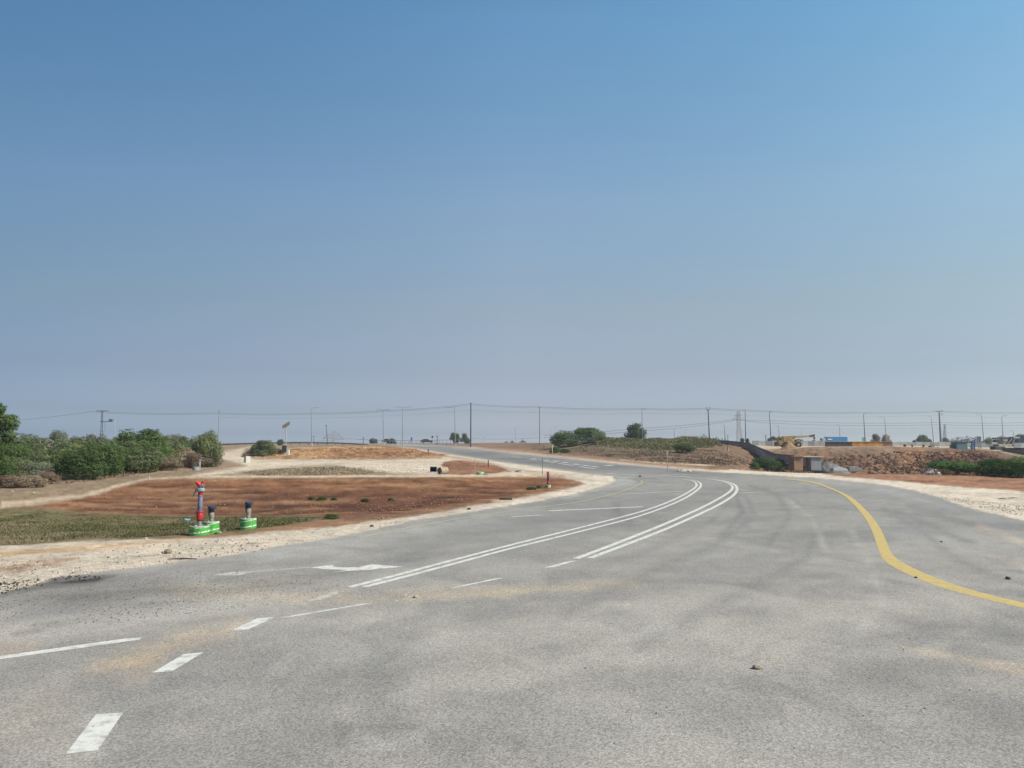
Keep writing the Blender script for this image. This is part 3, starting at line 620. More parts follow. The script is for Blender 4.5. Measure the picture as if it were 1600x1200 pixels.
for i, (px, wp, yt, yb, k, lab) in enumerate([
    (118,64,702,750.5,'dark','largest dark green bush, at the front of the thicket beside the track'),
    (152,56,698,745,'green','dark green bush just right of the largest front bush of the thicket'),
    (187,44,700,739,'green','tall leafy green bush in the front row below the utility pole'),
    (222,52,700,736,'green','green bush at the right end of the thicket front, above the red slope'),
    (88,46,705,748,'green','leafy green bush touching the left side of the largest dark bush'),
    (52,52,722,751,'grey','pale olive low bush at the front of the thicket, third from the photo edge'),
    (20,46,716,750,'olive','olive bush near the left photo edge behind dry brown grass'),
    (-8,40,712,752,'green','green bush cut off by the left edge of the photo'),
    (206,84,672,0,'green','tallest rounded bush breaking the skyline right of the utility pole'),
    (319,42,675,0,'olive','upright bush at the right end of the thicket where the pale track rises'),
    (88,38,674,0,'grey','thin grey half-bare bush rising on the skyline left of the utility pole'),
    (257,42,690,724,'olive','olive bush standing in front of dry brown scrub at the thicket end')]):
    if yb: shrub('scrub_bush', px, wp, yt, None, yb, k, i, lab)
    else: shrub('scrub_bush', px, wp, yt, 80, None, k, i + 1, lab)
for i, (px, wp, yt, yb, k, lab) in enumerate([
    (8,40,741,763,'brown','dry brown brush clump at the left photo edge below the thicket'),
    (40,44,742,762,'dry','dry brown brush clump second from the left photo edge'),
    (68,34,736,756,'brown','reddish brown dry brush under the pale olive bush'),
    (278,42,699,78,'dry','large dry brown bush at the right foot of the thicket'),
    (258,38,713,72,'dry','low dry grass clump left of the grey concrete pipe stub'),
    (318,42,703,80,'dry','dry brown brush on the slope below the upright end bush'),
    (300,30,706,76,'brown','low brown brush between the dry bush and the pale track')]):
    shrub('dry_brush', px, wp, yt, yb if yb < 200 else None, None if yb < 200 else yb, k, i, lab, 'dry brush', tuft=False)
# other single bushes
for px, wp, yt, Z, yb, k, pr, lab in [
    (410,34,687,130,None,'olive',1,'low olive bush on the skyline left of the solar panel post'),
    (404,42,699,None,712.5,'brown',2,'dark dry bush at the left end of the ochre mound'),
    (425,30,700,None,711,'dry',4,'brown bush on the left shoulder of the ochre mound'),
    (381,9,708,None,714,'dry',5,'small dry bush left of the white concrete block'),
    (437,10,686,None,696,'dark',3,'small dark bush at the foot of the solar panel post'),
    (883,38,672,176,None,'dark',0,'dark rounded bush on the hill, left one of the central pair'),
    (920,48,667,178,None,'green',1,'larger rounded green bush on the hill, right one of the central pair'),
    (936,26,675,172,None,'olive',2,'brownish green bush leaning on the right of the central pair'),
    (1068,32,693,None,708.5,'dark',4,'dark spreading bush alone on the dry slope below the reeds'),
    (866,20,698,None,708,'bright',5,'green low shrub beside the white marker post at the far road'),
    (883,16,701,None,708,'bright',2,'smallest green shrub right of the white marker post'),
    (1196,44,714,None,735.5,'bright',0,'bright green bush, left one in front of the rusty site hut'),
    (1222,42,717,None,736,'bright',1,'bright green bush directly in front of the rusty site hut'),
    (1250,30,724,None,737,'bright',2,'low green bush in front of the open site shelter'),
    (1281,34,722,None,737.5,'bright',3,'low green bush in front of the grey gravel heap'),
    (1179,18,722,None,734.5,'bright',5,'small green bush at the left end of the roadside row'),
    (1498,82,719,None,743,'bright',4,'broad bright green bush below the dark earth bank'),
    (1578,78,716,None,746,'bright',5,'tall dark green bush at the right edge below the bank'),
    (1610,60,713,None,748,'bright',0,'green bush cut off by the right edge of the photo'),
    (1545,40,728,None,741,'grey',1,'grey green weedy bush between the two big green bushes'),
    ]:
    shrub('bush', px, wp, yt, Z, yb, k, pr, lab, 'bush')
for px, wp, yt, yb, k, pr, lab in [
    (485,9,779.3,781.5,'dark',0,'leftmost small weed tuft on the red soil'),(502,15,779.5,782.5,'bright',1,'widest green weed tuft on the red soil'),
    (521,10,779.4,783,'bright',2,'green weed tuft beside the widest one on the red soil'),(570,12,780,784.5,'bright',0,'round bright weed tuft alone on the red soil'),
    (611,10,780,783.5,'olive',1,'faint weed tuft rightmost on the red soil'),(516,22,802,811.5,'bright',2,'leafy weed at the tip of the grass strip'),
    (830,15,760.5,766,'dark',1,'dark green weeds left of the far small hydrant'),(842,8,759,763,'green',2,'weed tuft touching the far small hydrant')]:
    shrub('weed_tuft', px, wp, yt, None, yb, k, pr, lab, 'weeds')
# trees
def tree(px, wpx, ytop, Z, kind, seed, label, ybase=None, lobes=9, group=None, trunk=.3, n=3600, name='tree'):
    q = P(px, 700, Z); gz = float(base_h(q.x, Z)); top = CAMH + (692 - ytop) * Z / F; h = top - gz; w_ = wpx * Z / F
    root = empty(name, (q.x, Z, gz - .1)); tag(root, label, 'tree', group)
    rng = np.random.default_rng(seed); C = [(0, 0, h * (trunk + (1 - trunk) / 2))]; R_ = [w_ * .3]
    for i in range(lobes):
        a = rng.random() * 6.283; zz = rng.random(); rr_ = w_ * .5 * math.sqrt(max(.05, 1 - (2 * zz - .9) ** 2)) * (.55 + .35 * rng.random())
        lo_ = .14 if trunk > .15 else -.02; C.append((math.cos(a) * rr_, math.sin(a) * rr_, h * (trunk + (1 - trunk) * (lo_ + (.86 - lo_) * zz)))); R_.append(min(w_ * .3, h * .45) * (.5 + .35 * rng.random()) if trunk < .15 else w_ * (.13 + .09 * rng.random()))
    V, Q_ = leaf_cloud(C, R_, n, max(w_, h) * (.013 if Z < 150 else .034), rng, thin=.7, zmin=h * trunk * .5)
    link_mesh('crown', np_mesh('crown', V, Q_), M_LEAF[kind], root)
    mb = MB(); mb.tube([(0, 0, -.3), (.02 * h, 0, h * .25), (-.01 * h, .01 * h, h * .55)], [h * .035, h * .026, h * .016], 8)
    for i in range(1, min(6, len(C))): mb.tube([(0, 0, h * .3), tuple(Vector((0, 0, h * .45)).lerp(Vector(C[i]), .5)), C[i]], [h * .016, h * .011, h * .004], 6)
    mb.build('trunk', M_BARK, root); return root
tree(-20, 82, 624, 58, 'dark', 5, 'tall dark green tree cut off by the left edge of the photo', lobes=22, n=24000, trunk=.25)
tree(992, 34, 664, 240, 'dark', 6, 'dark broad tree on the skyline behind the brown hill', trunk=.1)
tree(709, 16, 675, 330, 'dark', 7, 'left dark tree of the pair behind the far road lamp', trunk=.1)
tree(726, 18, 678, 330, 'dark', 8, 'right dark tree of the pair, left of the tall dark power pole', trunk=.05)
tree(582, 16, 686, 380, 'far', 9, 'small dark tree left of the black car on the far road', trunk=.05)
tree(612, 16, 686, 380, 'far', 10, 'small dark tree right behind the black car', trunk=.05)
tree(1208, 18, 682, 300, 'far', 11, 'green tree behind the grey panel fence left of the crane', trunk=.1)
tree(1160, 11, 685, 260, 'dark', 12, 'dark small tree at the foot of the lattice pylon', trunk=.05)
tree(1168, 8, 685, 250, 'dark', 13, 'narrow dark tree under the lamp right of the pylon', trunk=.05)
tree(1442, 30, 685, 330, 'dark', 14, 'low dark tree behind the grey fence near the big concrete pole', trunk=.05)
tree(1370, 17, 679, 300, 'pale', 15, 'pale dusty tree above the orange girder wall, left half', trunk=.1)
tree(1384, 17, 678, 300, 'pale', 16, 'pale dusty tree above the orange girder wall, right half', trunk=.1)
tree(1477, 22, 689, 420, 'far', 17, 'low green tree at the foot of the big concrete pole', trunk=.05)
tree(1252, 14, 688, 330, 'far', 18, 'low dark tree behind the crane boom', trunk=.05)
tree(1272, 12, 689, 330, 'far', 19, 'low dark tree left of the blue trailer', trunk=.05)
tree(1546, 20, 685, 320, 'olive', 20, 'green tree left behind the grey machinery', trunk=.05)
tree(1566, 24, 684, 320, 'dark', 21, 'dark tree behind the middle of the grey machinery', trunk=.05)
tree(1596, 30, 682, 330, 'green', 22, 'green tree behind the machinery at the right photo edge', trunk=.05)
for i, (px, wp, yt) in enumerate([(1085,30,689.3),(1100,34,689),(1118,20,688.5),(1131,18,688),(800,10,689),(792,8,689.5),(817,14,689),(1500,26,688.5),(1512,30,688.7),(1527,26,688.5),(1490,20,689),(1136,10,687),(1240,14,688.6),(1120,26,689)]):
    tree(px, wp, yt, 600, 'far', 40 + i, 'distant dark tree forming a low line on the horizon', group='distant trees on the horizon', trunk=.02, n=500)
# brush, reeds and grass nobody could count
def scatter(name, polys, n, hmin, hmax, key, wid, label, cat, seed, zmin=0, clump=.6, soft=6):
    rng = np.random.default_rng(seed); Vs = []
    poly = zone(polys, zmin); p = np.array(poly)
    U = rng.uniform(p[:, 0].min(), p[:, 0].max(), n * 3); Vv = rng.uniform(p[:, 1].min(), p[:, 1].max(), n * 3)
    d = poly_sd(U, Vv, poly); yy = F * CAMH / Vv; xx = U * yy / F
    keep = (d > 0) & (fbm(xx * .5, yy * .35, seed, 3) * .9 + .35 > rng.random(n * 3) * clump * 1.6 - .2) & (d / soft > rng.random(n * 3)); hs_ = (np.clip(d / soft, .25, 1) * (.7 + .5 * fbm(xx * .3, yy * .2, seed + 5, 3)))[keep][:n]; xx = xx[keep][:n]; yy = yy[keep][:n]; m = len(xx)
    zz = base_h(xx, yy); k = 4
    xx = np.repeat(xx, k) + rng.normal(size=m * k) * wid * 2; yy = np.repeat(yy, k) + rng.normal(size=m * k) * wid * 2; zz = np.repeat(zz, k); m *= k
    h = rng.uniform(hmin, hmax, m) * np.repeat(hs_, k); a = rng.random(m) * 6.283; s = np.stack([np.cos(a), np.sin(a), 0 * a], 1) * (wid * rng.uniform(.5, 1.3, m))[:, None]
    b = np.stack([xx, yy, zz - .03], 1); t = b + np.stack([rng.normal(size=m) * h * .35, rng.normal(size=m) * h * .35, h], 1)
    V = np.stack([b - s, b + s, t + s * .5, t - s * .5], 1).reshape(-1, 3)
    o = link_mesh(name, np_mesh(name, V, np.arange(m * 4).reshape(-1, 4)), M_LEAF[key]); return tag(o, label, cat, kind='stuff')
M_LEAF['grass'] = leaf_mat('grass_blades', (.15, .135, .062), (.075, .078, .033), .2)
M_LEAF['straw'] = leaf_mat('straw_blades', (.26, .215, .13), (.17, .135, .08), .2)
scatter('grass', [(-40,848),(-40,800),(60,797),(150,803),(280,807),(430,808),(520,808),(430,824),(400,829),(300,835),(234,840),(106,846)], 22000, .04, .13, 'grass', .022, 'low green grass on the strip behind the hydrants', 'grass', 1, 17, soft=2)
scatter('grass', [(-40,850),(-40,815),(150,812),(400,815),(400,829),(300,836),(106,847)], 11000, .04, .14, 'straw', .02, 'straw coloured grass mixed into the green strip', 'grass', 2, 17, soft=2)
scatter('brush', [(815,706),(840,690),(900,692),(960,690),(1110,696),(1165,704),(1185,722),(1160,731),(1060,727),(975,722),(900,715)], 16000, .06, .30, 'brown', .07, 'dry brown brush covering the hillside beyond the road', 'dry brush', 3, 98, clump=.8, soft=4)
scatter('brush', [(845,700),(850,690),(900,690),(990,689),(1060,696),(1150,710),(1150,724),(1060,720),(960,714),(900,708)], 16000, .08, .34, 'dry', .07, 'pale dry stalks among the hillside brush', 'dry brush', 4, 112, clump=1.1, soft=3)
scatter('reeds', [(930,698),(945,688),(1000,688),(1112,690.5),(1130,697),(1060,706),(990,702)], 24000, .6, 1.7, 'reed', .09, 'yellow green reeds along the crest of the hill', 'reeds', 5, 140, soft=1.2)
scatter('brush', [(365,743),(390,736),(430,732),(471,730),(524,728),(573,735),(600,739),(560,743)], 5000, .06, .22, 'dry', .06, 'dry low scrub on the flat strip behind the red slope', 'dry brush', 6, 60, soft=3)
scatter('weeds', [(470,731),(530,727.5),(572,734),(570,740),(500,737)], 300, .08, .25, 'dry', .08, 'dry low weeds at the edge of the pale flat', 'weeds', 7, 60, clump=1.3, soft=2)
scatter('brush', [(0,765),(100,757),(200,746),(300,727),(330,722),(320,712),(250,722),(120,750),(0,762)], 14000, .06, .36, 'brown', .05, 'dry grass between the thicket and the dirt track', 'dry brush', 8, 40, soft=2, clump=1.1)
scatter('brush', [(1190,716),(1240,712),(1300,716),(1500,725),(1540,715),(1560,712),(1500,735),(1300,733)], 900, .2, .5, 'brown', .15, 'sparse dry brush on the excavated bank', 'dry brush', 9, 120, soft=1)

# ------------------------------------------------------------------ stones
def stone_mesh(seed, n=1):
    rng = np.random.default_rng(seed); bm = bmesh.new(); bmesh.ops.create_icosphere(bm, subdivisions=2, radius=1)
    for v in bm.verts:
        d = v.co.normalized(); v.co *= .72 + .5 * float(vn(d.x * 2.1 + seed, d.y * 2.1 + d.z * 1.7, seed)) + rng.normal() * .03
        v.co.z *= .7
    me = bpy.data.meshes.new('stone'); bm.to_mesh(me); bm.free(); return me
M_STONE = mat('limestone_lump', (.38, .32, .25), .9, 6, .35, .6, 30); M_DSTONE = mat('dark_asphalt_lump', (.075, .068, .062), .9, 9, .4, .6, 40); M_BSTONE = mat('brown_stone', (.25, .18, .13), .9, 6, .35, .6, 30)
for i, (px, py, wp, m_, lab) in enumerate([
    (1184,1045,15,M_STONE,'pale stone lying alone on the asphalt at the right foreground'),
    (649,934,9,M_STONE,'small pale stone on the sandy band across the road'),
    (263,864,13,M_BSTONE,'brown stone on the gravel shoulder nearest the road edge'),
    (228,843,7,M_STONE,'pale stone at the edge of the grass left of the hydrants'),
    (581,823,7,M_DSTONE,'dark lump on the gravel shoulder beyond the hydrants'),
    (733,796,6,M_DSTONE,'dark lump on the gravel shoulder midway to the bend'),
    (655,792,5,M_DSTONE,'dark clod at the lower edge of the red soil'),
    (647,792.5,4.5,M_DSTONE,'smaller dark clod left of its neighbour at the red soil edge'),
    (1575,905,9,M_DSTONE,'dark lump on the asphalt near the right edge beyond the yellow line'),
    (1471,847,4,M_DSTONE,'small dark lump on the asphalt right of the yellow line'),
    (344,833,5,M_STONE,'whitish stone right of the green concrete rings'),
    (338,834,6,M_DSTONE,'black clod touching the rear green concrete ring'),
    (287,834,8,M_DSTONE,'dark lump standing for the shade at the left foot of the front green ring'),  # dark lump put where the ring's shade falls
    (253,833,4,M_STONE,'white scrap of stone in the grass left of the tall hydrant'),
    (1431,903,5,M_DSTONE,'small dark lump resting on the yellow line'),
    (1515,1079,3,M_DSTONE,'tiny dark stone on the asphalt at the far right foreground'),
    (1445,1107,3,M_DSTONE,'dark stone chip on the right foreground asphalt, lower one'),
    (915,1044,3,M_DSTONE,'dark chip on the asphalt in the middle foreground'),
    (53,771,4,M_STONE,'white stone beside the dirt track at the far left'),
    (19,769,5,M_STONE,'pale stone post lump at the left edge of the track'),
    (1000,745,5,M_DSTONE,'dark lump on the road near the double lines bend'),
    ]):
    g = at(px, py); r_w = wp * g.y / F / 2
    o = link_mesh('stone', stone_mesh(60 + i), m_); o.location = (g.x, g.y, g.z + r_w * .35); o.scale = (r_w, r_w * .9, r_w * .85); o.rotation_euler = (0, 0, i * 1.3); tag(o, lab, 'stone')
def pebbles(name, poly, n, s0, s1, m, label, seed, zmin=0, patch_=.0):
    rng = np.random.default_rng(seed); pz = zone(poly, zmin); p = np.array(pz)
    U = rng.uniform(p[:, 0].min(), p[:, 0].max(), n * 3); W = rng.uniform(p[:, 1].min(), p[:, 1].max(), n * 3)
    ok = poly_sd(U, W, pz) > 0; U = U[ok]; W = W[ok]; yy = F * CAMH / W; xx = U * yy / F
    ok = fbm(xx * .6, yy * .6, seed, 3) + patch_ > rng.random(len(xx)) - .55; xx = xx[ok][:n]; yy = yy[ok][:n]; m_ = len(xx)
    zz = base_h(xx, yy); base = np.array([(1,0,0),(-1,0,0),(0,1,0),(0,-1,0),(0,0,.8),(0,0,-.5)], float)
    T = np.array([(0,2,4),(2,1,4),(1,3,4),(3,0,4),(2,0,5),(1,2,5),(3,1,5),(0,3,5)])
    s = (s0 + (s1 - s0) * rng.random(m_) ** 3)
    a = rng.random(m_) * 6.28; ca, sa = np.cos(a), np.sin(a)
    B = base[None] * (1 + rng.normal(size=(m_, 6, 1)) * .25) + rng.normal(size=(m_, 6, 3)) * .18; B = B * s[:, None, None]
    Bx = B[..., 0] * ca[:, None] - B[..., 1] * sa[:, None]; By = B[..., 0] * sa[:, None] + B[..., 1] * ca[:, None]
    V = np.stack([Bx + xx[:, None], By + yy[:, None], B[..., 2] + (zz + s * .2)[:, None]], -1).reshape(-1, 3)
    Tt = (T[None] + (np.arange(m_) * 6)[:, None, None]).reshape(-1, 3)
    o = link_mesh(name, np_mesh(name, V, Tt), m); return tag(o, label, 'gravel', kind='stuff')
M_PEB = mat('limestone_chips', (.56, .49, .41), .9, 4, .35); M_PEBD = mat('dark_chips', (.13, .12, .11), .9, 4, .5)
pebbles('gravel', [(-20,925),(-20,868),(100,866),(240,852),(400,838),(520,829),(640,812),(640,814),(480,846),(400,862),(225,886),(87,902)], 6500, .006, .026, M_PEB, 'loose limestone chips over the left shoulder', 1, 8)
pebbles('gravel', [(-20,925),(-20,868),(100,866),(240,852),(400,838),(620,812),(640,814),(480,846),(400,862),(225,886),(87,902)], 2200, .008, .035, M_PEBD, 'dark asphalt crumbs on the left shoulder', 2, 8)
pebbles('gravel', [(-20,985),(-20,920),(120,905),(330,890),(520,900),(560,925),(420,945),(200,970)], 2600, .004, .018, M_PEBD, 'fine dark crumbs scattered on the road at the left', 3, 8)
pebbles('tar_crumbs', [(-20,932),(-20,914),(40,907),(100,900),(165,899),(150,909),(60,918)], 1500, .006, .03, mat('tar_crumbs', (.022, .02, .019), .8, 5, .5), 'broken black tar crumbs at the asphalt edge on the left', 20, 8, -.1)
pebbles('gravel', [(250,938),(300,922),(560,918),(850,908),(900,922),(700,940),(540,948)], 1800, .004, .012, M_PEB, 'fine sand grains and chips along the dusty band', 4, 8)
pebbles('gravel', [(1450,772),(1500,780),(1600,790),(1700,800),(1700,835),(1600,808),(1530,793)], 4500, .012, .06, M_PEB, 'coarse limestone gravel on the right shoulder', 5, 25)
pebbles('gravel', [(1450,772),(1500,780),(1600,790),(1700,800),(1700,835),(1600,808),(1530,793)], 900, .012, .05, M_BSTONE, 'brown stones among the right shoulder gravel', 6, 25)
pebbles('gravel', [(560,730),(600,738),(680,738),(680,727),(630,722),(590,724)], 900, .03, .11, M_PEB, 'limestone rubble on the pale flat', 7, 60)
pebbles('gravel', [(100,1190),(1500,1190),(1500,900),(700,960),(100,1000)], 260, .004, .013, M_PEBD, 'sparse dark chips over the open asphalt', 8, 5)
pebbles('gravel', [(1060,736.5),(1080,737.5),(1080,735),(1060,734.5)], 22, .08, .2, M_PEB, 'row of white rubble at the far kerb', 9, 60, .6)
M_CLOD = mat('earth_clods', (.125, .064, .038), .95, .6, .4)
pebbles('clods', [(1190,740),(1200,724),(1300,716),(1400,706),(1530,706),(1560,712),(1540,738)], 5000, .06, .34, M_CLOD, 'earth clods and boulders on the excavated bank', 10, 118, .3)
pebbles('clods', [(400,716),(420,706),(480,700),(600,699),(640,704),(640,714),(500,716)], 400, .05, .2, mat('ochre_clods', (.36, .22, .12), .95, .6, .35), 'ochre clods on the spoil mound', 11, 118, .3)
pebbles('clods', [(60,795),(200,760),(560,747),(850,747),(880,752),(800,774),(600,802),(430,804),(150,800)], 2500, .015, .07, mat('red_clods', (.24, .12, .075), .95, .6, .3), 'small red clods over the graded slope', 12, 24)
pebbles('clods', [(500,826),(600,812),(740,788),(850,768),(900,757),(840,768),(600,806),(400,832)], 700, .015, .06, M_BSTONE, 'brown clods along the inner edge of the shoulder', 13, 24)

# ------------------------------------------------------------------ hydrant group
M_GREEN = mat('green_film', (.06, .30, .045), .45, 12, .22, .25, 60, spec=.5); M_LETTER = mat('white_print', (.62, .66, .60), .6, 20, .15)
M_CONC = mat('concrete', (.40, .38, .345), .9, 5, .25, .4, 50); M_CONCD = mat('grey_concrete', (.24, .24, .235), .9, 4, .3, .4, 30)
M_REDP = mat('red_enamel', (.36, .016, .02), .45, 9, .2, .1, 60, spec=.5); M_BLUEW = mat('blue_wrap', (.075, .12, .19), .5, 9, .45, .5, 45, spec=.4)
M_PURP = mat('lilac_wrap', (.15, .14, .22), .5, 14, .4, .5, 45); M_TEAL = mat('teal_grey_flange', (.16, .26, .30), .5, 12, .3, .2, 60)
M_PIPE = mat('grey_pipe', (.22, .21, .19), .6, 10, .3, .2, 60); M_BLACK = mat('black_wrap', (.018, .018, .022), .5, 10, .4, .3, 50); M_NAVY = mat('dark_blue_cap', (.03, .05, .11), .45, 10, .3)
M_SILV = mat('bare_metal', (.50, .48, .46), .35, 20, .25, metal=.6)
def ring_base(root, r, h, seed=0):
    ring = MB().lathe([(r * .98, -.05), (r, .01), (r, h - .015), (r * .985, h), (r * .86, h + .004), (r * .85, h - .05), (0, h - .055)], 40).build('concrete_ring', M_CONC, root, smooth=True)
    MB().lathe([(r + .003, .02), (r + .008, h * .3), (r + .006, h * .6), (r + .005, h - .03)], 40).build('green_film', M_GREEN, ring, smooth=True)
    rng = random.Random(seed)
    for row, (z0, hh) in enumerate(((h * .70, .035), (h * .40, .05), (h * .06, .04)) if h > .45 else ((h * .80, .03), (h * .30, .05))):
        a = -3.1; vs = []
        while a < .3:
            wl = rng.uniform(.012, .035) / r; hh2 = hh * (rng.choice((.7, 1, 1, .85)) if rng.random() < .8 else .2); za = z0 + .10 * math.sin(a + 1.2) * h
            for t in (a, a + wl): vs += [((r + .011) * math.cos(t), (r + .011) * math.sin(t), za), ((r + .011) * math.cos(t), (r + .011) * math.sin(t), za + hh2)]
            a += wl; vs += [((r + .011) * math.cos(a), (r + .011) * math.sin(a), za), ((r + .011) * math.cos(a), (r + .011) * math.sin(a), za + .008)]; a += .012 / r
        MB().add(vs, [(2 * q, 2 * q + 2, 2 * q + 3, 2 * q + 1) for q in range(len(vs) // 2 - 1)]).build('white_print', M_LETTER, ring)
    return ring
def hydrant(px, py, k, label, far=False):
    g = at(px, py); U = g.y / F * k; root = empty('fire_hydrant', (g.x, g.y + .25, g.z - .02)); tag(root, label, 'fire hydrant')
    if far:
        ring_base(root, 4.2 * U, 5 * U, 9)
        MB().tube([(0, 0, .1), (0, 0, 17 * U)], 1.2 * U, 14).build('riser_pipe', M_BLACK, root)
        MB().lathe([(1.3 * U, 5 * U), (1.9 * U, 6 * U), (1.9 * U, 8.5 * U), (1.3 * U, 10 * U)], 16).build('valve_body', M_REDP, root, smooth=True)
        MB().tube([(1.6 * U, 0, 12 * U), (1.9 * U, 0, 22 * U)], .65 * U, 10).build('side_pipe', M_BLUEW, root)
        hd = MB().tube([(0, 0, 17 * U), (-.2 * U, 0, 22 * U), (-1.0 * U, 0, 25.3 * U)], [1.4 * U, 1.5 * U, 1.1 * U], 14).build('hydrant_head', M_REDP, root, smooth=True)
        MB().tube([(0, 0, 21 * U), (1.5 * U, 0, 25.6 * U)], [1.1 * U, .9 * U], 12).build('outlet', M_REDP, hd, smooth=True)
        return root
    ring_base(root, 14.8 * U, 14.5 * U, 3)
    b = 15 * U; H = lambda q: (837.5 - q) * U
    MB().lathe([(3.3 * U, .12), (3.3 * U, H(814.5))], 20).build('stub_pipe', M_PIPE, root, smooth=True)
    MB().lathe([(4.4 * U, H(815.2)), (4.4 * U, H(813.4))], 20).build('bolt_flange', M_BLACK, root, smooth=False)
    v = MB().lathe([(4.6 * U, H(813.4)), (4.8 * U, H(812.4)), (4.8 * U, H(811.6)), (5.3 * U, H(808)), (5.1 * U, H(804.5)), (4.3 * U, H(803.2)), (5.7 * U, H(802.8)), (5.9 * U, H(801.2)), (5.6 * U, H(800.2))], 28).build('valve_body', M_REDP, root, smooth=True)
    for i in range(6):
        a = i * 1.047; MB().tube([(5.1 * U * math.cos(a), 5.1 * U * math.sin(a), H(803.2)), (5.1 * U * math.cos(a), 5.1 * U * math.sin(a), H(799.6))], .35 * U, 6).build('bolt', M_SILV, v)
    rs = [3.5 + .18 * math.sin(i * 2.3) for i in range(14)]
    MB().lathe([(rs[i] * U, H(800.2 - i * 1.92)) for i in range(14)], 22).build('blue_wrapping', M_BLUEW, root, smooth=True)
    MB().lathe([(3.75 * U, H(792)), (3.8 * U, H(789)), (3.72 * U, H(779)), (3.7 * U, H(778))], 22).build('lilac_wrapping', M_PURP, root, smooth=True)
    for pts in ([(-3.2, -1, 798), (-5.5, -2, 797), (-6.5, -2.5, 801), (-5.6, -2, 804)], [(-4.5, 0, 769), (-8, -2, 772), (-10.5, -2, 777), (-12, -1, 779)], [(-4.5, 1, 766), (-7.6, 0, 767), (-9, 0, 770)]):
        MB().tube([(a * U, c * U, H(z_)) for a, c, z_ in pts], [.9 * U, .8 * U, .7 * U, .25 * U][:len(pts)], 5).build('loose_wrap_strip', M_BLUEW, root)
    MB().lathe([(3.3 * U, H(775.5)), (3.6 * U, H(775)), (3.6 * U, H(769.6))], 22).build('red_collar', M_REDP, root, smooth=True)
    fl = MB().lathe([(3.7 * U, H(769.8)), (6.3 * U, H(769.4)), (6.5 * U, H(768.2)), (6.4 * U, H(765.4)), (6.2 * U, H(764.6)), (4 * U, H(764.4))], 28).build('top_flange', M_TEAL, root, smooth=True)
    hd = MB().tube([(0, 0, H(765)), (-.3 * U, 0, H(762)), (-2.6 * U, -.8 * U, H(758.5)), (-4.9 * U, -1.5 * U, H(756.5))], [3.4 * U, 3.9 * U, 3.7 * U, 2.9 * U], 20).build('hydrant_head', M_REDP, root, smooth=True)
    o2 = MB().tube([(.4 * U, 0, H(762)), (3.6 * U, -.8 * U, H(757.4)), (5.6 * U, -1.2 * U, H(755.2))], [3.4 * U, 2.7 * U, 2.3 * U], 18).build('outlet', M_REDP, hd, smooth=True)
    MB().tube([(-4.9 * U, -1.5 * U, H(756.6)), (-6.3 * U, -1.9 * U, H(755.2))], [2.5 * U, 2.3 * U], 16).build('outlet_cap', M_REDP, hd, smooth=True)
    c3 = MB().tube([(1.5 * U, -2 * U, H(760.6)), (5.6 * U, -4.2 * U, H(759.6))], [2.0 * U, 2.1 * U], 18).build('hose_coupling', M_SILV, hd, smooth=True)
    MB().tube([(5.55 * U, -4.2 * U, H(759.62)), (5.9 * U, -4.4 * U, H(759.5))], [1.5 * U, 1.5 * U], 16).build('coupling_bore', M_BLACK, c3)
    MB().box((1 * U, -3 * U, H(762.6)), (2.6 * U, 1.6 * U, 1.8 * U)).build('coupling_lug', M_SILV, hd, bevel=.008)
    return root
hydrant(306.5, 836.5, 1, 'tall red and blue wrapped fire hydrant on a green ring, nearest to the road')
hydrant(856.5, 762.5, 1, 'small far dark red fire hydrant on a green base near the road bend', far=True)
def standpipe(px, py, r, rh, ph, label, lean=0):
    g = at(px, py); U = g.y / F; root = empty('standpipe', (g.x, g.y + .3, g.z - .02)); tag(root, label, 'standpipe', 'green ringed standpipes'); ring_base(root, r * U, rh * U, int(px))
    MB().tube([(0, 0, .15), (0, 0, ph * U)], 3.2 * U, 20).build('pipe', M_PIPE, root, smooth=True)
    MB().lathe([(3.3 * U, ph * .62 * U), (3.9 * U, ph * .64 * U), (4.0 * U, ph * .8 * U), (3.4 * U, ph * .83 * U)], 20).build('coupling', M_PIPE, root, smooth=True)
    MB().lathe([(3.5 * U, ph * .86 * U), (4.1 * U, ph * .9 * U), (3.8 * U, ph * U)], 16).build('black_wrapping', M_BLACK, root, smooth=True)
    MB().tube([(-2.4 * U, -2.0 * U, ph * .70 * U), (-2.7 * U, -2.2 * U, ph * .98 * U)], [1.3 * U, 2.2 * U], 8).build('loose_wrapping', M_BLACK, root)
    MB().lathe([(5.6 * U, ph * U), (6.0 * U, (ph + .6) * U), (6.0 * U, (ph + 3.6) * U), (5.2 * U, (ph + 4.2) * U), (0, (ph + 4.2) * U)], 26).build('flange_cap', M_NAVY, root, smooth=True)
    return root
standpipe(324.5, 834.3, 11.6, 19, 38.5, 'shorter grey pipe with dark cap on a green ring just behind the tall hydrant')
standpipe(383, 828.8, 12, 18.5, 39.5, 'grey pipe with dark blue cap on a green ring standing apart to the right')
def strip_thing(name, px, py, pts, r, m, label, cat):
    g = at(px, py); o = MB().tube(pts, r, 6).build(name, m); o.location = g; return tag(o, label, cat)
strip_thing('plastic_scrap', 290, 819, [(-.1, 0, .12), (0, -.05, .2), (.12, 0, .17), (.2, .03, .22)], [.02, .06, .05, .01], mat('blue_plastic', (.12, .33, .42), .5), 'blue plastic scrap caught in the grass left of the tall hydrant', 'plastic scrap')

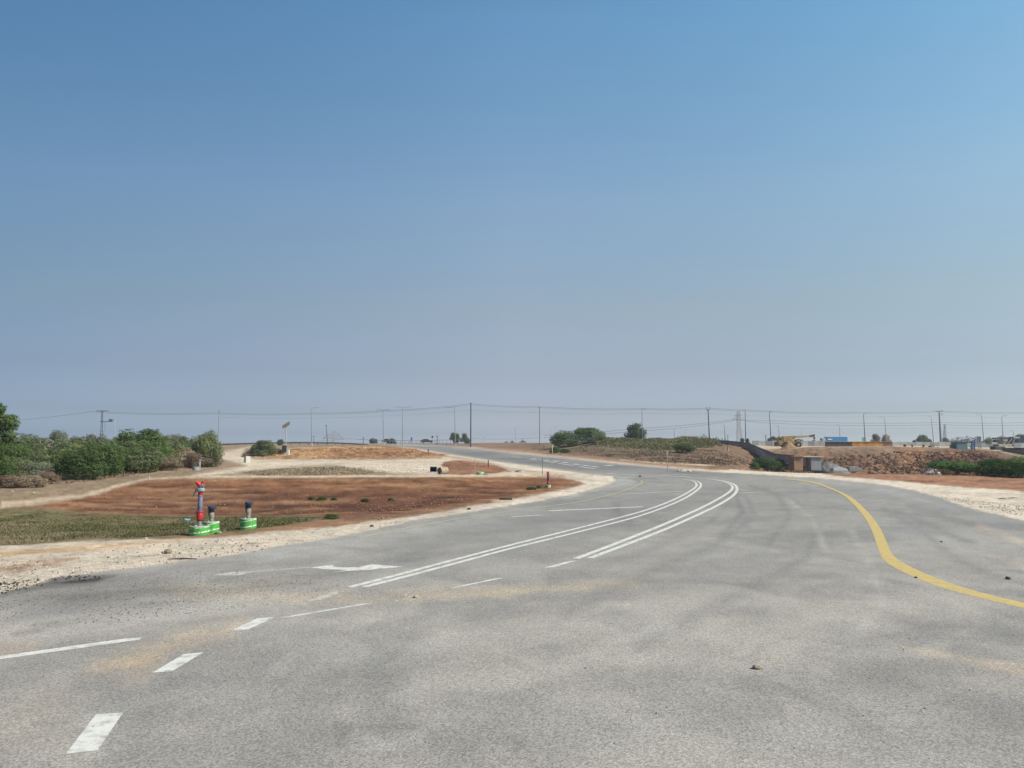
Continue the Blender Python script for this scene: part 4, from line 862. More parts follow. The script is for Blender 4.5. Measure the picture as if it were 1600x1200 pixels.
# ------------------------------------------------------------------ small site things on the left flat
def thing(name, loc, label, cat, group=None, rz=0): return tag(empty(name, loc, rz), label, cat, group)
g = at(306, 734.5); t = thing('manhole_shaft', g, 'grey concrete manhole ring with a pipe stub beside the left thicket', 'manhole shaft')
U = g.y / F; MB().lathe([(5 * U, -.1), (5 * U, 5.2 * U), (4.2 * U, 5.3 * U), (4.1 * U, 4 * U), (0, 4 * U)], 30).build('ring', mat('bluish_concrete', (.22, .24, .245), .9, 4, .25), t, smooth=True)
MB().tube([(4.2 * U, 3 * U, -.1), (4.2 * U, 3 * U, 14.5 * U)], 1.9 * U, 16).build('pipe_stub', M_CONCD, t, smooth=True)
MB().lathe([(2.7 * U, 14.5 * U), (2.9 * U, 15 * U), (2.9 * U, 16 * U), (0, 16 * U)], 16, (4.2 * U, 3 * U, 0)).build('pipe_cap', M_CONCD, t)
g = at(233, 750); t = thing('marker_post', g, 'short pale post at the left crest of the red slope', 'marker post'); U = g.y / F
MB().box((0, 0, 3.5 * U), (1.3 * U, 1.3 * U, 7.4 * U)).build('post', M_CONC, t, bevel=.01); MB().box((0, 0, 7.4 * U), (1.7 * U, 1.7 * U, .6 * U)).build('cap', M_CONCD, t)
g = at(386, 723); t = thing('concrete_block', g, 'white concrete cube standing on the pale dirt flat', 'concrete block', rz=.75); U = g.y / F
MB().box((0, 0, 4.8 * U), (7.2 * U, 7.2 * U, 9.8 * U)).build('block', mat('whitewashed_concrete', (.46, .435, .39), .9, 3, .15, .3, 20), t, bevel=.04); MB().box((0, 0, 9.9 * U), (5.2 * U, 5.2 * U, .5 * U)).build('lid', M_CONC, t, bevel=.02)
Z = 135; q = P(446.5, 694, Z); t = thing('solar_post', (q.x, Z, float(base_h(q.x, Z))), 'solar panel tilted on a post with a dark box at its foot', 'solar post'); U = Z / F
b0 = float(base_h(q.x, Z)); hh = CAMH + (692 - 665.5) * U - b0
MB().tube([(0, 0, -.2), (0, 0, hh)], .085, 10).build('post', mat('galvanised', (.35, .35, .34), .5, 6, .2), t)
pn = MB().box((0, 0, 0), (13 * U, 9 * U, .06)).build('solar_panel', mat('solar_backsheet', (.22, .18, .125), .6, 8, .3), t); pn.location = (-.15 * U, 0, hh + .15); pn.rotation_euler = (math.radians(38), math.radians(-30), 0)
MB().tube([(0, 0, hh - .5), (-.1, 0, hh + .1)], .05, 8).build('bracket', M_PIPE, t)
MB().box((-.15, -.25, 1.1), (.75, .4, 1.1)).build('battery_box', mat('dark_box', (.05, .05, .055), .5), t, bevel=.02); MB().tube([(0, 0, hh + .2), (5 * U, 0, hh + .55)], .015, 5).build('antenna', M_PIPE, t)
q = P(450.3, 697, 133); t = thing('cabinet', (q.x, 133, float(base_h(q.x, 133))), 'small white cabinet beside the solar panel post', 'cabinet')
MB().box((0, 0, .5), (.42, .35, 1.05)).build('body', mat('white_cabinet', (.62, .62, .60), .5), t, bevel=.02); MB().box((0, -.18, .5), (.34, .012, .85)).build('door', mat('white_cabinet_door', (.56, .56, .55), .5), t)
g = at(677, 738.5); U = g.y / F; t = thing('drain_inlet', g, 'square dark drain opening in pale concrete on the flat', 'drain inlet')
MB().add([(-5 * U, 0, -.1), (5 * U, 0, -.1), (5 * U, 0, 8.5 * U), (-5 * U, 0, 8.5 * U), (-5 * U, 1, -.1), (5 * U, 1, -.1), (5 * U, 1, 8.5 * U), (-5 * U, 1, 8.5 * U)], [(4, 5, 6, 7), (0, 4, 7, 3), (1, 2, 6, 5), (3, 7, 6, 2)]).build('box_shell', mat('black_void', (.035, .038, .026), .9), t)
MB().box((-1 * U, -.1, .02), (15 * U, 1.2, .12)).build('apron', M_CONC, t); MB().box((6.1 * U, .4, 4.3 * U), (2.2 * U, .9, 8.6 * U)).build('side_wall', M_CONC, t, bevel=.03); MB().box((0, .4, 8.9 * U), (11 * U, .9, .8 * U)).build('lintel', M_CONCD, t, bevel=.02)
g = at(692, 741); U = g.y / F; t = thing('pipe_section', (g.x, g.y, g.z + 5.4 * U), 'short broken concrete pipe section lying right of the dark drain', 'concrete pipe', rz=-.5)
mb = MB(); n = 26; vs = []
for yy in (-.55, .55):
    for rr_ in (5.6 * U, 4.2 * U):
        for k in range(n): a = k * 2 * math.pi / n; vs.append((rr_ * math.cos(a) * .8, yy, rr_ * math.sin(a)))
fs = [];
for k in range(n):
    j = (k + 1) % n; fs += [(k, j, 2 * n + j, 2 * n + k), (n + j, n + k, 3 * n + k, 3 * n + j), (j, k, n + k, n + j), (2 * n + k, 2 * n + j, 3 * n + j, 3 * n + k)]
mb.add(vs, fs).build('pipe_wall', mat('tan_concrete', (.27, .21, .155), .9, 3, .35, .5, 20), t, smooth=True); MB().box((-4 * U, -.4, -5 * U), (3 * U, .5, 3 * U), .4).build('broken_chunk', M_CONC, t, bevel=.02)
g = at(750, 742); U = g.y / F; t = thing('green_ring', g, 'low green wrapped concrete ring lying on the white path', 'concrete ring'); ring_base(t, 5.8 * U, 4.6 * U, 21)
g = at(759, 742); t = thing('cover_plate', g, 'flat dark cover plate right of the low green ring', 'cover plate'); MB().box((0, 0, .06), (6.5 * U, 1.2, .12), .1).build('plate', M_CONCD, t, bevel=.02); MB().box((0, 0, .14), (2 * U, .3, .05), .1).build('lifting_lug', M_BLACK, t)
g = at(811, 737.6); t = thing('manhole_cover', g, 'round grey manhole collar lying by the far road edge', 'manhole cover'); U = g.y / F
MB().lathe([(6.5 * U, -.05), (6.2 * U, 1.6 * U), (4.2 * U, 2.2 * U), (0, 2.2 * U)], 28).build('collar', M_CONCD, t, smooth=True); MB().lathe([(3.4 * U, 2.2 * U), (3.2 * U, 2.7 * U), (0, 2.7 * U)], 24).build('lid', M_BLACK, t)
g = at(790, 781); U = g.y / F; o = MB().box((0, 0, .05), (20 * U, .14, .11), .08).build('plank', mat('dark_wood', (.06, .045, .035), .9, 6, .4), bevel=.01); o.location = g; tag(o, 'dark plank lying at the edge of the red soil near the bend', 'plank')
for i, (px, py, wpx, lab) in enumerate([(1565, 780, 13, 'thin dark stick on the right gravel shoulder, left one'), (1583, 779, 16, 'thin dark stick on the right gravel shoulder, right one'), (285, 875, 44, 'dark strip of tar felt on the gravel shoulder, beyond the black stain'),(626, 704.5, 7, 'dark scrap on the verge where the far road narrows')]):
    g = at(px, py); U = g.y / F; o = MB().tube([(-wpx / 2 * U, 0, .03), (0, .02, .04), (wpx / 2 * U, -.03, .03)], [.012, .025, .012] if i < 3 else .05, 5).build('stick', mat('weathered_stick', (.09, .075, .06), .9), loc=g); o.rotation_euler.z = .12; tag(o, lab, 'stick')
def stake(px, ytop, ybase, wpx, col_, label, head=None):
    g = at(px, ybase); U = g.y / F; t = thing('survey_stake', g, label, 'survey stake'); h = (ybase - ytop) * U
    m_ = mat('stake_' + str(int(px)), col_, .8)
    MB().tube([(0, 0, -.1), (0, 0, h)], wpx * U / 2, 6).build('shaft', m_, t)
    if head: MB().box((0, 0, h - head[0] * U / 2), (head[1] * U, .05, head[0] * U)).build('marker_board', mat('board_' + str(int(px)), head[2], .8), t)
    else: MB().box((0, 0, h + .02), (wpx * U * 1.3, wpx * U * 1.3, .08)).build('tip', m_, t)
stake(742, 717, 740.5, .9, (.35, .30, .26), 'thin pale rod on the small red patch, left of the low green ring')
stake(763, 720, 731, 1.5, (.06, .045, .04), 'dark stake on the right side of the small red patch')
stake(669, 702.5, 710, 1.6, (.05, .04, .035), 'dark stake on the verge between mound and far road')
stake(650, 703, 709.5, 1.2, (.30, .24, .18), 'pale stake left of the dark one beside the far road')
stake(687.5, 731, 742, 1.2, (.05, .045, .04), 'dark short stake in front of the broken pipe section')
stake(847.5, 717, 742.5, .9, (.10, .13, .13), 'thin dark rod standing left of the far small hydrant')
stake(863, 696, 708.5, 1.0, (.6, .58, .52), 'white marker rod at the green shrubs across the far road')
stake(1043, 704, 735, 1.1, (.34, .27, .2), 'tall wooden stake with a pale board on the far verge', head=(7, 2.4, (.55, .45, .33)))
stake(1137.5, 697, 704, 3, (.34, .28, .22), 'stubby tan post in front of the dark retaining wall')
stake(535, 692, 697, 1, (.1, .09, .08), 'short dark peg on top of the ochre mound', head=(2, 2.4, (.12, .08, .06)))

# ------------------------------------------------------------------ poles, lamps, pylons
M_GALV = mat('galvanised_pole', (.20, .21, .215), .55, 4, .15); M_DPOLE = mat('dark_pole', (.065, .065, .07), .7, 4, .25); M_LAMP = mat('lamp_housing', (.30, .31, .32), .4, 6, .15)
M_FPOLE = mat('pale_far_pole', (.33, .36, .38), .6, 4, .1)  # paler, bluer pole grey: distance haze put into the colour
def pole_base(px, Z): q = P(px, 700, Z); return Vector((q.x, Z, float(base_h(q.x, Z))))
def lamp(px, ytop, Z, arms, label, r=.10, m=None, lean=0.0):
    """arms: list of (length px, rise px); negative length points left"""
    g = pole_base(px, Z); U = Z / F; h = CAMH + (692 - ytop) * U - g.z; m = m or M_GALV
    t = thing('street_lamp', g, label, 'street lamp', 'street lamps along the highway')
    top = Vector((lean * U, 0, h)); MB().tube([(0, 0, -.3), tuple(top * .5), tuple(top)], [r * 1.35, r, r * .6], 8).build('pole', m, t)
    MB().box((0, 0, .3), (r * 5, r * 5, .9)).build('footing', M_CONC, t)
    for a, rise in arms:
        e = top + Vector((a * U, 0, rise * U)); MB().tube([tuple(top), tuple(top + Vector((a * U * .3, 0, rise * U * .7))), tuple(e)], r * .5, 6).build('arm', m, t)
        hd = MB().box((0, 0, 0), (max(.7, abs(a) * U * .45), .32, .16), taper=.8).build('lamp_head', M_LAMP, t); hd.location = e + Vector((math.copysign(.3, a), 0, 0)); hd.rotation_euler.y = -math.copysign(.08, a)
    return t
lamp(180, 646, 300, [(-9, 0)], 'thin pale street lamp rising behind the thicket right of the utility pole', .08, M_FPOLE, -2)
lamp(487, 638, 230, [(9, 1)], 'tall street lamp with one arm to the right, right of the solar post', .10, lean=-2)
lamp(599.5, 640.5, 245, [(-7, 0), (8, .3)], 'street lamp with two short arms above the black car', .10, lean=-2)
lamp(629, 637.5, 235, [(-11, 1.8), (11, 1.8)], 'street lamp with two long upswept arms left of the blue banner', .10, lean=-1)
lamp(711.5, 636, 250, [(-12, -1)], 'street lamp with a long arm to the left above the dark tree pair', .10, m=M_GALV, lean=-1.5)
lamp(1004.5, 639, 172, [(1.2, -.4)], 'pale lamp pole standing in front of the broad dark tree', .075, M_GALV, lean=-1)
lamp(1165.5, 641, 255, [(-3.5, .2)], 'dark straight lamp pole immediately right of the lattice pylon', .13, M_DPOLE, lean=0)
lamp(1205.5, 644, 240, [(2.2, .6)], 'dark lamp pole above the tree left of the crane, short head to the right', .12, M_DPOLE, lean=-2)
lamp(1219, 665, 420, [(-5, 0)], 'short thin lamp rising behind the crane cab', .14, lean=-2)
lamp(1252.5, 672, 480, [(1, 0)], 'short thin lamp pole above the crane boom', .14, M_FPOLE)
lamp(1313.5, 664, 420, [(-4, .3)], 'lamp pole rising behind the blue trailer', .15, lean=-1)
lamp(1352.5, 648, 240, [(4, 2.2)], 'street lamp with head to the right beside the green sign', .12, M_DPOLE, lean=-1.5)
lamp(1385.5, 654, 260, [(-5, 2.5)], 'street lamp with head to the left above the pale dusty trees', .10, lean=-1.5)
lamp(1459.5, 653, 250, [(-3, 2.5)], 'thin leaning lamp pole left of the big concrete pole', .10, lean=-2.5)
lamp(1475, 674, 420, [(-3, 1.5)], 'small lamp between the concrete pole and the little pylon', .13)
lamp(1538, 649, 245, [(-5, .6)], 'street lamp with arm to the left at the grey machinery', .11, lean=-2)
lamp(1568.5, 652, 240, [(5, 2.3)], 'street lamp with head to the right above the grey machinery', .11, lean=-1)
lamp(1584.5, 674, 380, [(-4, 1)], 'short lamp with head to the left near the right photo edge', .14)
lamp(1133.5, 667, 380, [(-1.5, 3)], 'short dark lamp pole left of the lattice pylon', .15, M_DPOLE, lean=-1)
lamp(1071, 672, 430, [(1.2, .4)], 'short faint lamp pole above the reeds, right one of two', .12, M_FPOLE)
lamp(1054, 671, 430, [(.8, 0)], 'short faint lamp pole above the reeds, left one of two', .15, M_GALV)
lamp(985, 664, 430, [(-3, 2)], 'faint lamp rising left behind the broad dark tree', .12, M_FPOLE)
lamp(918.5, 664, 430, [(3.5, 1.5)], 'faint lamp rising behind the central bush pair', .12, M_FPOLE)
lamp(868.5, 667, 400, [(-3, 1.2), (3, 1)], 'faint double armed lamp left of the central bush pair', .12, M_FPOLE)
lamp(861, 667, 420, [(1, 0)], 'faint thin lamp pole just left of the faint double armed lamp', .12, M_FPOLE)
lamp(805.5, 667, 420, [(4, -1.5)], 'faint short lamp midway between the two tall power poles', .12, M_FPOLE)
lamp(1540+8, 668+12, 600, [(1, 0)], 'tiny faint pole on the horizon right of the dark sign board', .12, M_FPOLE)
def power_pole(px, ytop, Z, r, label, cross=None, m=None, taper=.7, lean=0, name='power_pole'):
    g = pole_base(px, Z); U = Z / F; h = CAMH + (692 - ytop) * U - g.z; m = m or M_DPOLE; t = thing(name, g, label, 'power pole')
    MB().tube([(0, 0, -.4), (lean * U, 0, h)], [r, r * taper], 10).build('pole', m, t)
    for (dz, wl, off) in (cross or [(1, 3, 0)]):
        MB().box((lean * U + off * U, 0, h - dz * U), (wl * U, .14, .14)).build('cross_arm', m, t)
        for s_ in (-1, 0, 1):
            MB().lathe([(.06, 0), (.12, .08), (.06, .14), (.11, .2), (.05, .28)], 8, (lean * U + off * U + s_ * wl * U * .46, 0, h - dz * U + .07)).build('insulator', M_LAMP, t)
    return t
power_pole(340.5, 641, 250, .13, 'thin bare power pole at the right end of the left thicket', [(1.5, 1.6, 0)], M_GALV)
power_pole(735.5, 630, 240, .22, 'tallest dark power pole, right of the dark tree pair', [(.8, 2.2, 0)], M_DPOLE, .75)
power_pole(843.3, 636, 240, .16, 'grey power pole right of the tallest dark one', [(1, 4, 0)], M_GALV)
power_pole(1109, 640, 235, .20, 'dark leaning power pole with forked top above the reeds', [(.5, 5, 0), (-2, .6, -2.4), (-2, .6, 2.4)], M_DPOLE, .7, -1.5)
power_pole(1471, 642, 250, .42, 'thick tapering concrete power pole above the grey fence', [(1.2, 11, 0), (5.5, 6, 2.5), (.2, .8, 4.5)], M_GALV, .45, -1.2)
power_pole(894+3, 675, 420, .12, 'tiny thin pole behind the central bush pair', [(.5, 1, 0)], M_GALV)
power_pole(490, 681, 300, .10, 'short thin dark post on the skyline right of the tall single arm lamp', None, M_DPOLE)
power_pole(567.5, 683.5, 290, .13, 'short dark post on the skyline left of the small dark tree', None, M_DPOLE)
power_pole(512, 664.5, 300, .14, 'slanting dark pole in front of the lattice gantry', None, M_DPOLE, lean=-3)
power_pole(683, 681, 290, .14, 'short dark post right of the round blue sign', None, M_DPOLE)
power_pole(1137.5, 680, 330, .13, 'short dark post left of the lattice pylon foot', None, M_DPOLE)
power_pole(1160, 672, 420, .11, 'faint thin post directly right of the lattice pylon', None, M_FPOLE)
power_pole(738+18, 682, 420, .1, 'tiny post on the skyline right of the tallest dark pole', None, M_FPOLE)
# lattice utility pole on the left
Z = 190; g = pole_base(157.5, Z); U = Z / F; h = CAMH + (692 - 641.5) * U - g.z; t = thing('utility_pole', g, 'ladder like lattice utility pole with side platform above the thicket', 'utility pole')
mb = MB(); mb.tube([(-1.6 * U, 0, -.3), (-.7 * U, 0, h)], .075, 6); mb.tube([(1.9 * U, 0, -.3), (.8 * U, 0, h)], .075, 6); mb.build('legs_frame', M_DPOLE, t)
mb = MB()
for i in range(1, 16):
    f = i / 16; mb.tube([((-1.6 + .9 * f) * U, 0, h * f), ((1.9 - 1.1 * f) * U, 0, h * (f + (.04 if i % 2 else -.02)))], .04, 5)
mb.build('lattice_rungs', M_DPOLE, t)
MB().box((.2 * U, 0, h - .1), (19 * U, .12, .13)).build('cross_arm', M_DPOLE, t); pf = MB().box((7.5 * U, 0, h - 17.3 * U), (19 * U, .25, .14)).build('side_platform', M_DPOLE, t)
MB().box((14.5 * U, 0, h - 15 * U), (5.6 * U, .7, 3.2 * U)).build('transformer', mat('grey_transformer', (.12, .14, .15), .6), t, bevel=.03)
MB().tube([(4 * U, .1, h - 17 * U), (5 * U, .1, h - 26 * U), (2.5 * U, 0, h - 38 * U)], .03, 5).build('cable_drop', M_DPOLE, t)
# pylons
def pylon(px, ytop, ybase, Z, wt, wb, arms, label, m, r, name='pylon'):
    g = pole_base(px, Z); U = Z / F; t = thing(name, g, label, 'pylon'); h = CAMH + (692 - ytop) * U - g.z; mb = MB()
    for sx in (-1, 1):
        for sy in (-1, 1): mb.tube([(sx * wb * U, sy * wb * U, -.2), (sx * (wb * .45 + wt * .55) * U, sy * (wb * .45 + wt * .55) * U, h * .5), (sx * wt * U, sy * wt * U, h)], r, 5)
    mb.build('tower_legs', m, t); mb = MB(); n = 11
    for i in range(n):
        f0, f1 = i / n, (i + 1) / n
        w0, w1 = [(wb + (wt - wb) * (1.1 * f if f < .5 else .55 + .9 * (f - .5))) * U for f in (f0, f1)]
        for y0 in (-1, 1):
            mb.tube([(-w0, y0 * w0, h * f0), (w1, y0 * w1, h * f1)], r * .6, 4); mb.tube([(w0, y0 * w0, h * f0), (-w1, y0 * w1, h * f1)], r * .6, 4); mb.tube([(-w1, y0 * w1, h * f1), (w1, y0 * w1, h * f1)], r * .5, 4)
            mb.tube([(y0 * w0, -w0, h * f0), (y0 * w1, w1, h * f1)], r * .6, 4)
    mb.build('lattice_bracing', m, t)
    for (dz, wl, rise) in arms:
        mb = MB(); z0 = h - dz * U
        for s_ in (-1, 1):
            mb.tube([(0, 0, z0), (s_ * wl * U, 0, z0)], r * .9, 5); mb.tube([(0, 0, z0 + rise * U), (s_ * wl * U, 0, z0)], r * .8, 5)
            for q_ in (.35, .65): mb.tube([(s_ * wl * U * q_, 0, z0), (s_ * wl * U * q_, 0, z0 + rise * U * (1 - q_))], r * .5, 4)
        mb.build('cross_arm', m, t)
    return t
M_PYL = mat('pylon_steel', (.30, .31, .32), .6, 1, .15); M_PYLR = mat('hazed_steel', (.34, .31, .31), .6, 1, .25)  # reddish grey lightened: distance haze is put into the pylon colour
pylon(1155, 642.5, 690, 520, 1.6, 3.4, [(12.5, 10, 6), (7, 5.5, 4)], 'tall lattice pylon on the skyline left of the crane', M_PYLR, .12)
pylon(1477.5, 663, 690, 520, .8, 1.6, [(.8, 3, 0.5), (6, 2.2, .5)], 'small lattice pylon right of the big concrete pole', M_PYL, .10)
pylon(1197, 679.5, 690, 700, .5, .7, [(.6, 5, .3), (4.5, 4, .3)], 'tiny distant pylon left of the lamp above the tree', M_PYL, .12)
Z = 330; g = pole_base(521, Z); U = Z / F; t = thing('lattice_gantry', g, 'triangular lattice gantry on the skyline between lamp and mound', 'lattice gantry'); z0 = CAMH + (692 - 685.5) * U - g.z
mb = MB()
for sx in (-1, 1): mb.tube([(sx * 1.5 * U, 0, 0), (sx * 1.0 * U, 0, z0 + 12.5 * U)], .13, 5)
for i in range(9): f = i / 9; mb.tube([(-1.4 * U, 0, (z0 + 12 * U) * f), (1.4 * U, 0, (z0 + 12 * U) * (f + .1))], .09, 4)
mb.build('tower', M_PYLR, t)
for s_, wl in ((-1, 17), (1, 16)):
    mb = MB(); mb.tube([(s_ * U, 0, z0), (s_ * wl * U, 0, z0)], .12, 5); mb.tube([(s_ * U, 0, z0 + (6.3 if s_ < 0 else 11.5) * U), (s_ * 10 * U, 0, z0 + 6 * U), (s_ * wl * U, 0, z0)], .12, 5)
    if s_ > 0: mb.tube([(0, 0, z0 + 6 * U), (10 * U, 0, z0 + 6 * U)], .08, 4)
    for k in range(1, 6):
        a = wl * k / 6; zz = 6.2 * (1 if a < 10 else (wl - a) / (wl - 10)); mb.tube([(s_ * a * U, 0, z0), (s_ * (a - 1.6) * U, 0, z0 + zz * U)], .07, 4); mb.tube([(s_ * a * U, 0, z0), (s_ * (a + 1.2) * U, 0, z0 + zz * .8 * U)], .07, 4)
    mb.build('truss_arm', M_PYL, t)
# power lines
M_WIRE = mat('aluminium_wire', (.14, .145, .15), .6, 1, .1)
def wire(pts, Z, r, label, name='power_line'):
    W = []
    for (a, b) in zip(pts, pts[1:]):
        sag = min(2.5, (b[0] - a[0]) * .012) if len(a) < 3 else a[2]
        for k in range(10): t_ = k / 10; W.append(P(a[0] + (b[0] - a[0]) * t_, a[1] + (b[1] - a[1]) * t_ + sag * 4 * t_ * (1 - t_), Z))
    W.append(P(pts[-1][0], pts[-1][1], Z)); return tag(MB().tube(W, r, 5).build(name, M_WIRE), label, 'power line')
top = [(-60, 663), (147, 642.5), (340, 645), (486, 645.5), (599, 641.5), (735, 631), (843, 635.5), (1004, 638.2), (1108, 637.5), (1167, 640.5), (1205, 642.5), (1340, 644), (1466, 642), (1660, 643)]
wire(top, 245, .045, 'topmost power line strung across the whole skyline')
wire([(a, b + 1.6) for a, b in top[1:]], 243, .03, 'power line running just under the topmost one')
wire([(340, 652), (599, 650), (735, 640), (843, 644.5), (1004, 645.5), (1108, 646), (1205, 650), (1466, 648.5), (1660, 652)], 250, .02, 'faint power line midway below the top pair')
wire([(850, 680), (985, 670), (1148, 655.2, 1), (1206, 657.2), (1470, 660), (1660, 657.5)], 262, .05, 'upper line of the lower power line pair at the pylon')
wire([(850, 684), (985, 674), (1108, 663), (1153, 655.8, 1), (1206, 661.2), (1470, 663.5), (1660, 661.5)], 264, .05, 'lower line of the lower power line pair at the pylon')
wire([(1206, 668), (1470, 668), (1660, 666)], 300, .02, 'faintest power line above the crane and trailer')
wire([(560, 686.8), (735, 685.5), (845, 684)], 290, .045, 'low cable strung just above the far road and cars')
wire([(455, 690.5), (545, 685.4), (620, 687.5)], 300, .05, 'low cable running right from the lattice gantry')

# ------------------------------------------------------------------ far road furniture and vehicles
def rail(name, pts, Z, h, label, cat, m, step=7, th=.12, part='rail'):
    W = [P(a, b, Z) for a, b in pts]; t = thing(name, (W[0].x, W[0].y, 0), label, cat); o = Vector((W[0].x, W[0].y, 0)); mb = MB()
    for a, b in zip(W, W[1:]): a, b = a - o, b - o; mb.add([(a.x, a.y, a.z - h), (b.x, b.y, b.z - h), (b.x, b.y, b.z), (a.x, a.y, a.z), (a.x, a.y + th, a.z - h), (b.x, b.y + th, b.z - h), (b.x, b.y + th, b.z), (a.x, a.y + th, a.z)], [(0, 1, 2, 3), (5, 4, 7, 6), (3, 2, 6, 7), (1, 0, 4, 5), (0, 3, 7, 4), (2, 1, 5, 6)])
    mb.build(part, m, t); a = W[0]; px = pts[0][0]
    while px < pts[-1][0]:
        yy = np.interp(px, [p[0] for p in pts], [p[1] for p in pts]); q_ = P(px, yy, Z); gz = float(base_h(q_.x, Z)); MB().box((q_.x - o.x, th + .08, (q_.z + gz) / 2 - .1), (.14, .12, max(.2, q_.z - gz + .2))).build('post', m, t); px += step
    return t
rail('guard_rail', [(328,694.2),(400,691.5),(450,690.8),(520,690.9),(545,692),(575,694)], 262, .45, 'long dark guard rail along the skyline behind the mound', 'guard rail', mat('dark_rail', (.07, .07, .075), .7), 14)
rail('road_barrier', [(573,693),(600,693.2),(640,694.1),(655,694.4)], 292, .18, 'low white barrier along the far junction', 'road barrier', mat('white_barrier', (.5, .5, .48), .7), 9, part='barrier_top')
rail('railing', [(590,688.8),(640,688.3),(700,687.8),(740,687.4)], 310, .07, 'thin grey railing behind the cars at the far junction', 'railing', M_GALV, 6)
M_GLASS = mat('dark_glass', (.02, .025, .03), .15, 3, .2, spec=.6); M_TYRE = mat('tyre_rubber', (.02, .02, .02), .9, 5, .2)
def car(px, Z, wpx, colr, label, cz=0, tall=1.0):
    g = pole_base(px, Z); U = Z / F; L_ = wpx * U; k = L_ / 4.5; t = thing('car', (g.x, g.y, g.z + cz), label, 'car')
    m = mat('car_paint_' + str(int(px)), colr, .3, 2, .1, spec=.5); H = 1.45 * k * tall
    low = [(-2.25, .28), (2.2, .28), (2.25, .62), (2.1, .86), (.9, .95), (-1.6, .97), (-2.2, .9), (-2.28, .55)]
    MB().prism([(a * k, b * k * tall) for a, b in low], -.85 * k, .85 * k).build('body', m, t, bevel=.06)
    cab = [(-2.0, .93), (1.05, .93), (.35, 1.4), (-.2, 1.46), (-1.2, 1.42), (-1.75, 1.2)]
    cb = MB().prism([(a * k, b * k * tall) for a, b in cab], -.72 * k, .72 * k).build('cabin', m, t, bevel=.05)
    for s_ in (-1, 1):
        MB().prism([(a * k, b * k * tall) for a, b in ((-1.6, .98), (-.5, .98), (-.5, 1.36), (-1.25, 1.34))], s_ * .725 * k, s_ * .735 * k).build('window', M_GLASS, cb)
        MB().prism([(a * k, b * k * tall) for a, b in ((-.4, .98), (.85, .98), (.28, 1.34), (-.4, 1.37))], s_ * .725 * k, s_ * .735 * k).build('window', M_GLASS, cb)
    for sx in (-1.4, 1.4):
        for s_ in (-1, 1):
            w_ = MB(); w_.tube([(sx * k, s_ * .62 * k, .32 * k), (sx * k, s_ * .87 * k, .32 * k)], .33 * k, 16); w_ = w_.build('wheel', M_TYRE, t); MB().tube([(sx * k, s_ * .86 * k, .32 * k), (sx * k, s_ * .89 * k, .32 * k)], .19 * k, 12).build('rim', M_SILV, w_)
    for s_ in (-1, 1): MB().box((2.2 * k, s_ * .6 * k, .68 * k), (.08, .3 * k, .12 * k)).build('headlight', M_SILV, t)
    return t
car(667, 300, 19, (.035, .04, .05), 'dark saloon car seen side on beside the round blue sign', .55)
car(605.5, 318, 16, (.012, .012, .015), 'black car among small trees at the left of the far junction', .7, 1.15)
g = pole_base(642, 305); U = 305 / F; t = thing('banner', (g.x, g.y, g.z), 'slanting blue and white sail banner at the far junction', 'banner')
z_ = CAMH - g.z; MB().prism([(-1.9 * U, z_ + .6 * U), (.6 * U, z_ + .2 * U), (2.6 * U, z_ + 7.8 * U), (1.6 * U, z_ + 9 * U), (.4 * U, z_ + 8 * U)], -.03, .03).build('sail', mat('blue_cloth', (.05, .13, .42), .7), t); MB().tube([(-2.1 * U, 0, 0), (-2 * U, 0, z_), (.6 * U, 0, z_ + 9 * U)], .05, 6).build('mast', M_GALV, t)
MB().prism([(-1.2 * U, z_ + 1 * U), (.2 * U, z_ + 1 * U), (.9 * U, z_ + 3.6 * U), (-.3 * U, z_ + 3.2 * U)], -.05, -.035).build('white_panel', mat('white_cloth', (.55, .56, .58), .7), t)
g = pole_base(675.5, 290); U = 290 / F; z_ = CAMH - g.z; t = thing('road_sign', g, 'round dark blue road sign on a post above the saloon car', 'road sign'); MB().tube([(0, 0, -.2), (0, 0, z_ + 10 * U)], .05, 6).build('post', M_GALV, t)
MB().tube([(0, -.08, z_ + 9.3 * U), (0, -.04, z_ + 9.3 * U)], 1.7 * U, 20).build('sign_plate', mat('blue_sign', (.04, .07, .16), .5), t)
g = pole_base(1350, 290); U = 290 / F; z_ = CAMH - g.z; t = thing('highway_sign', g, 'green rectangular highway sign behind the orange girder wall', 'road sign')
MB().box((0, -.08, z_ + 5.6 * U), (5.6 * U, .06, 6.2 * U)).build('sign_plate', mat('green_sign', (.05, .30, .22), .5), t, bevel=.01)
for s_ in (-1, 1): MB().tube([(s_ * 1.8 * U, 0, -.2), (s_ * 1.8 * U, 0, z_ + 8 * U)], .07, 6).build('post', M_GALV, t)
for k_ in range(3): MB().box((-.3 * U, -.125, z_ + (4 + 1.6 * k_) * U), ((3.4, 2.6, 3.8)[k_] * U, .01, .35 * U)).build('white_lettering', M_LETTER, t)

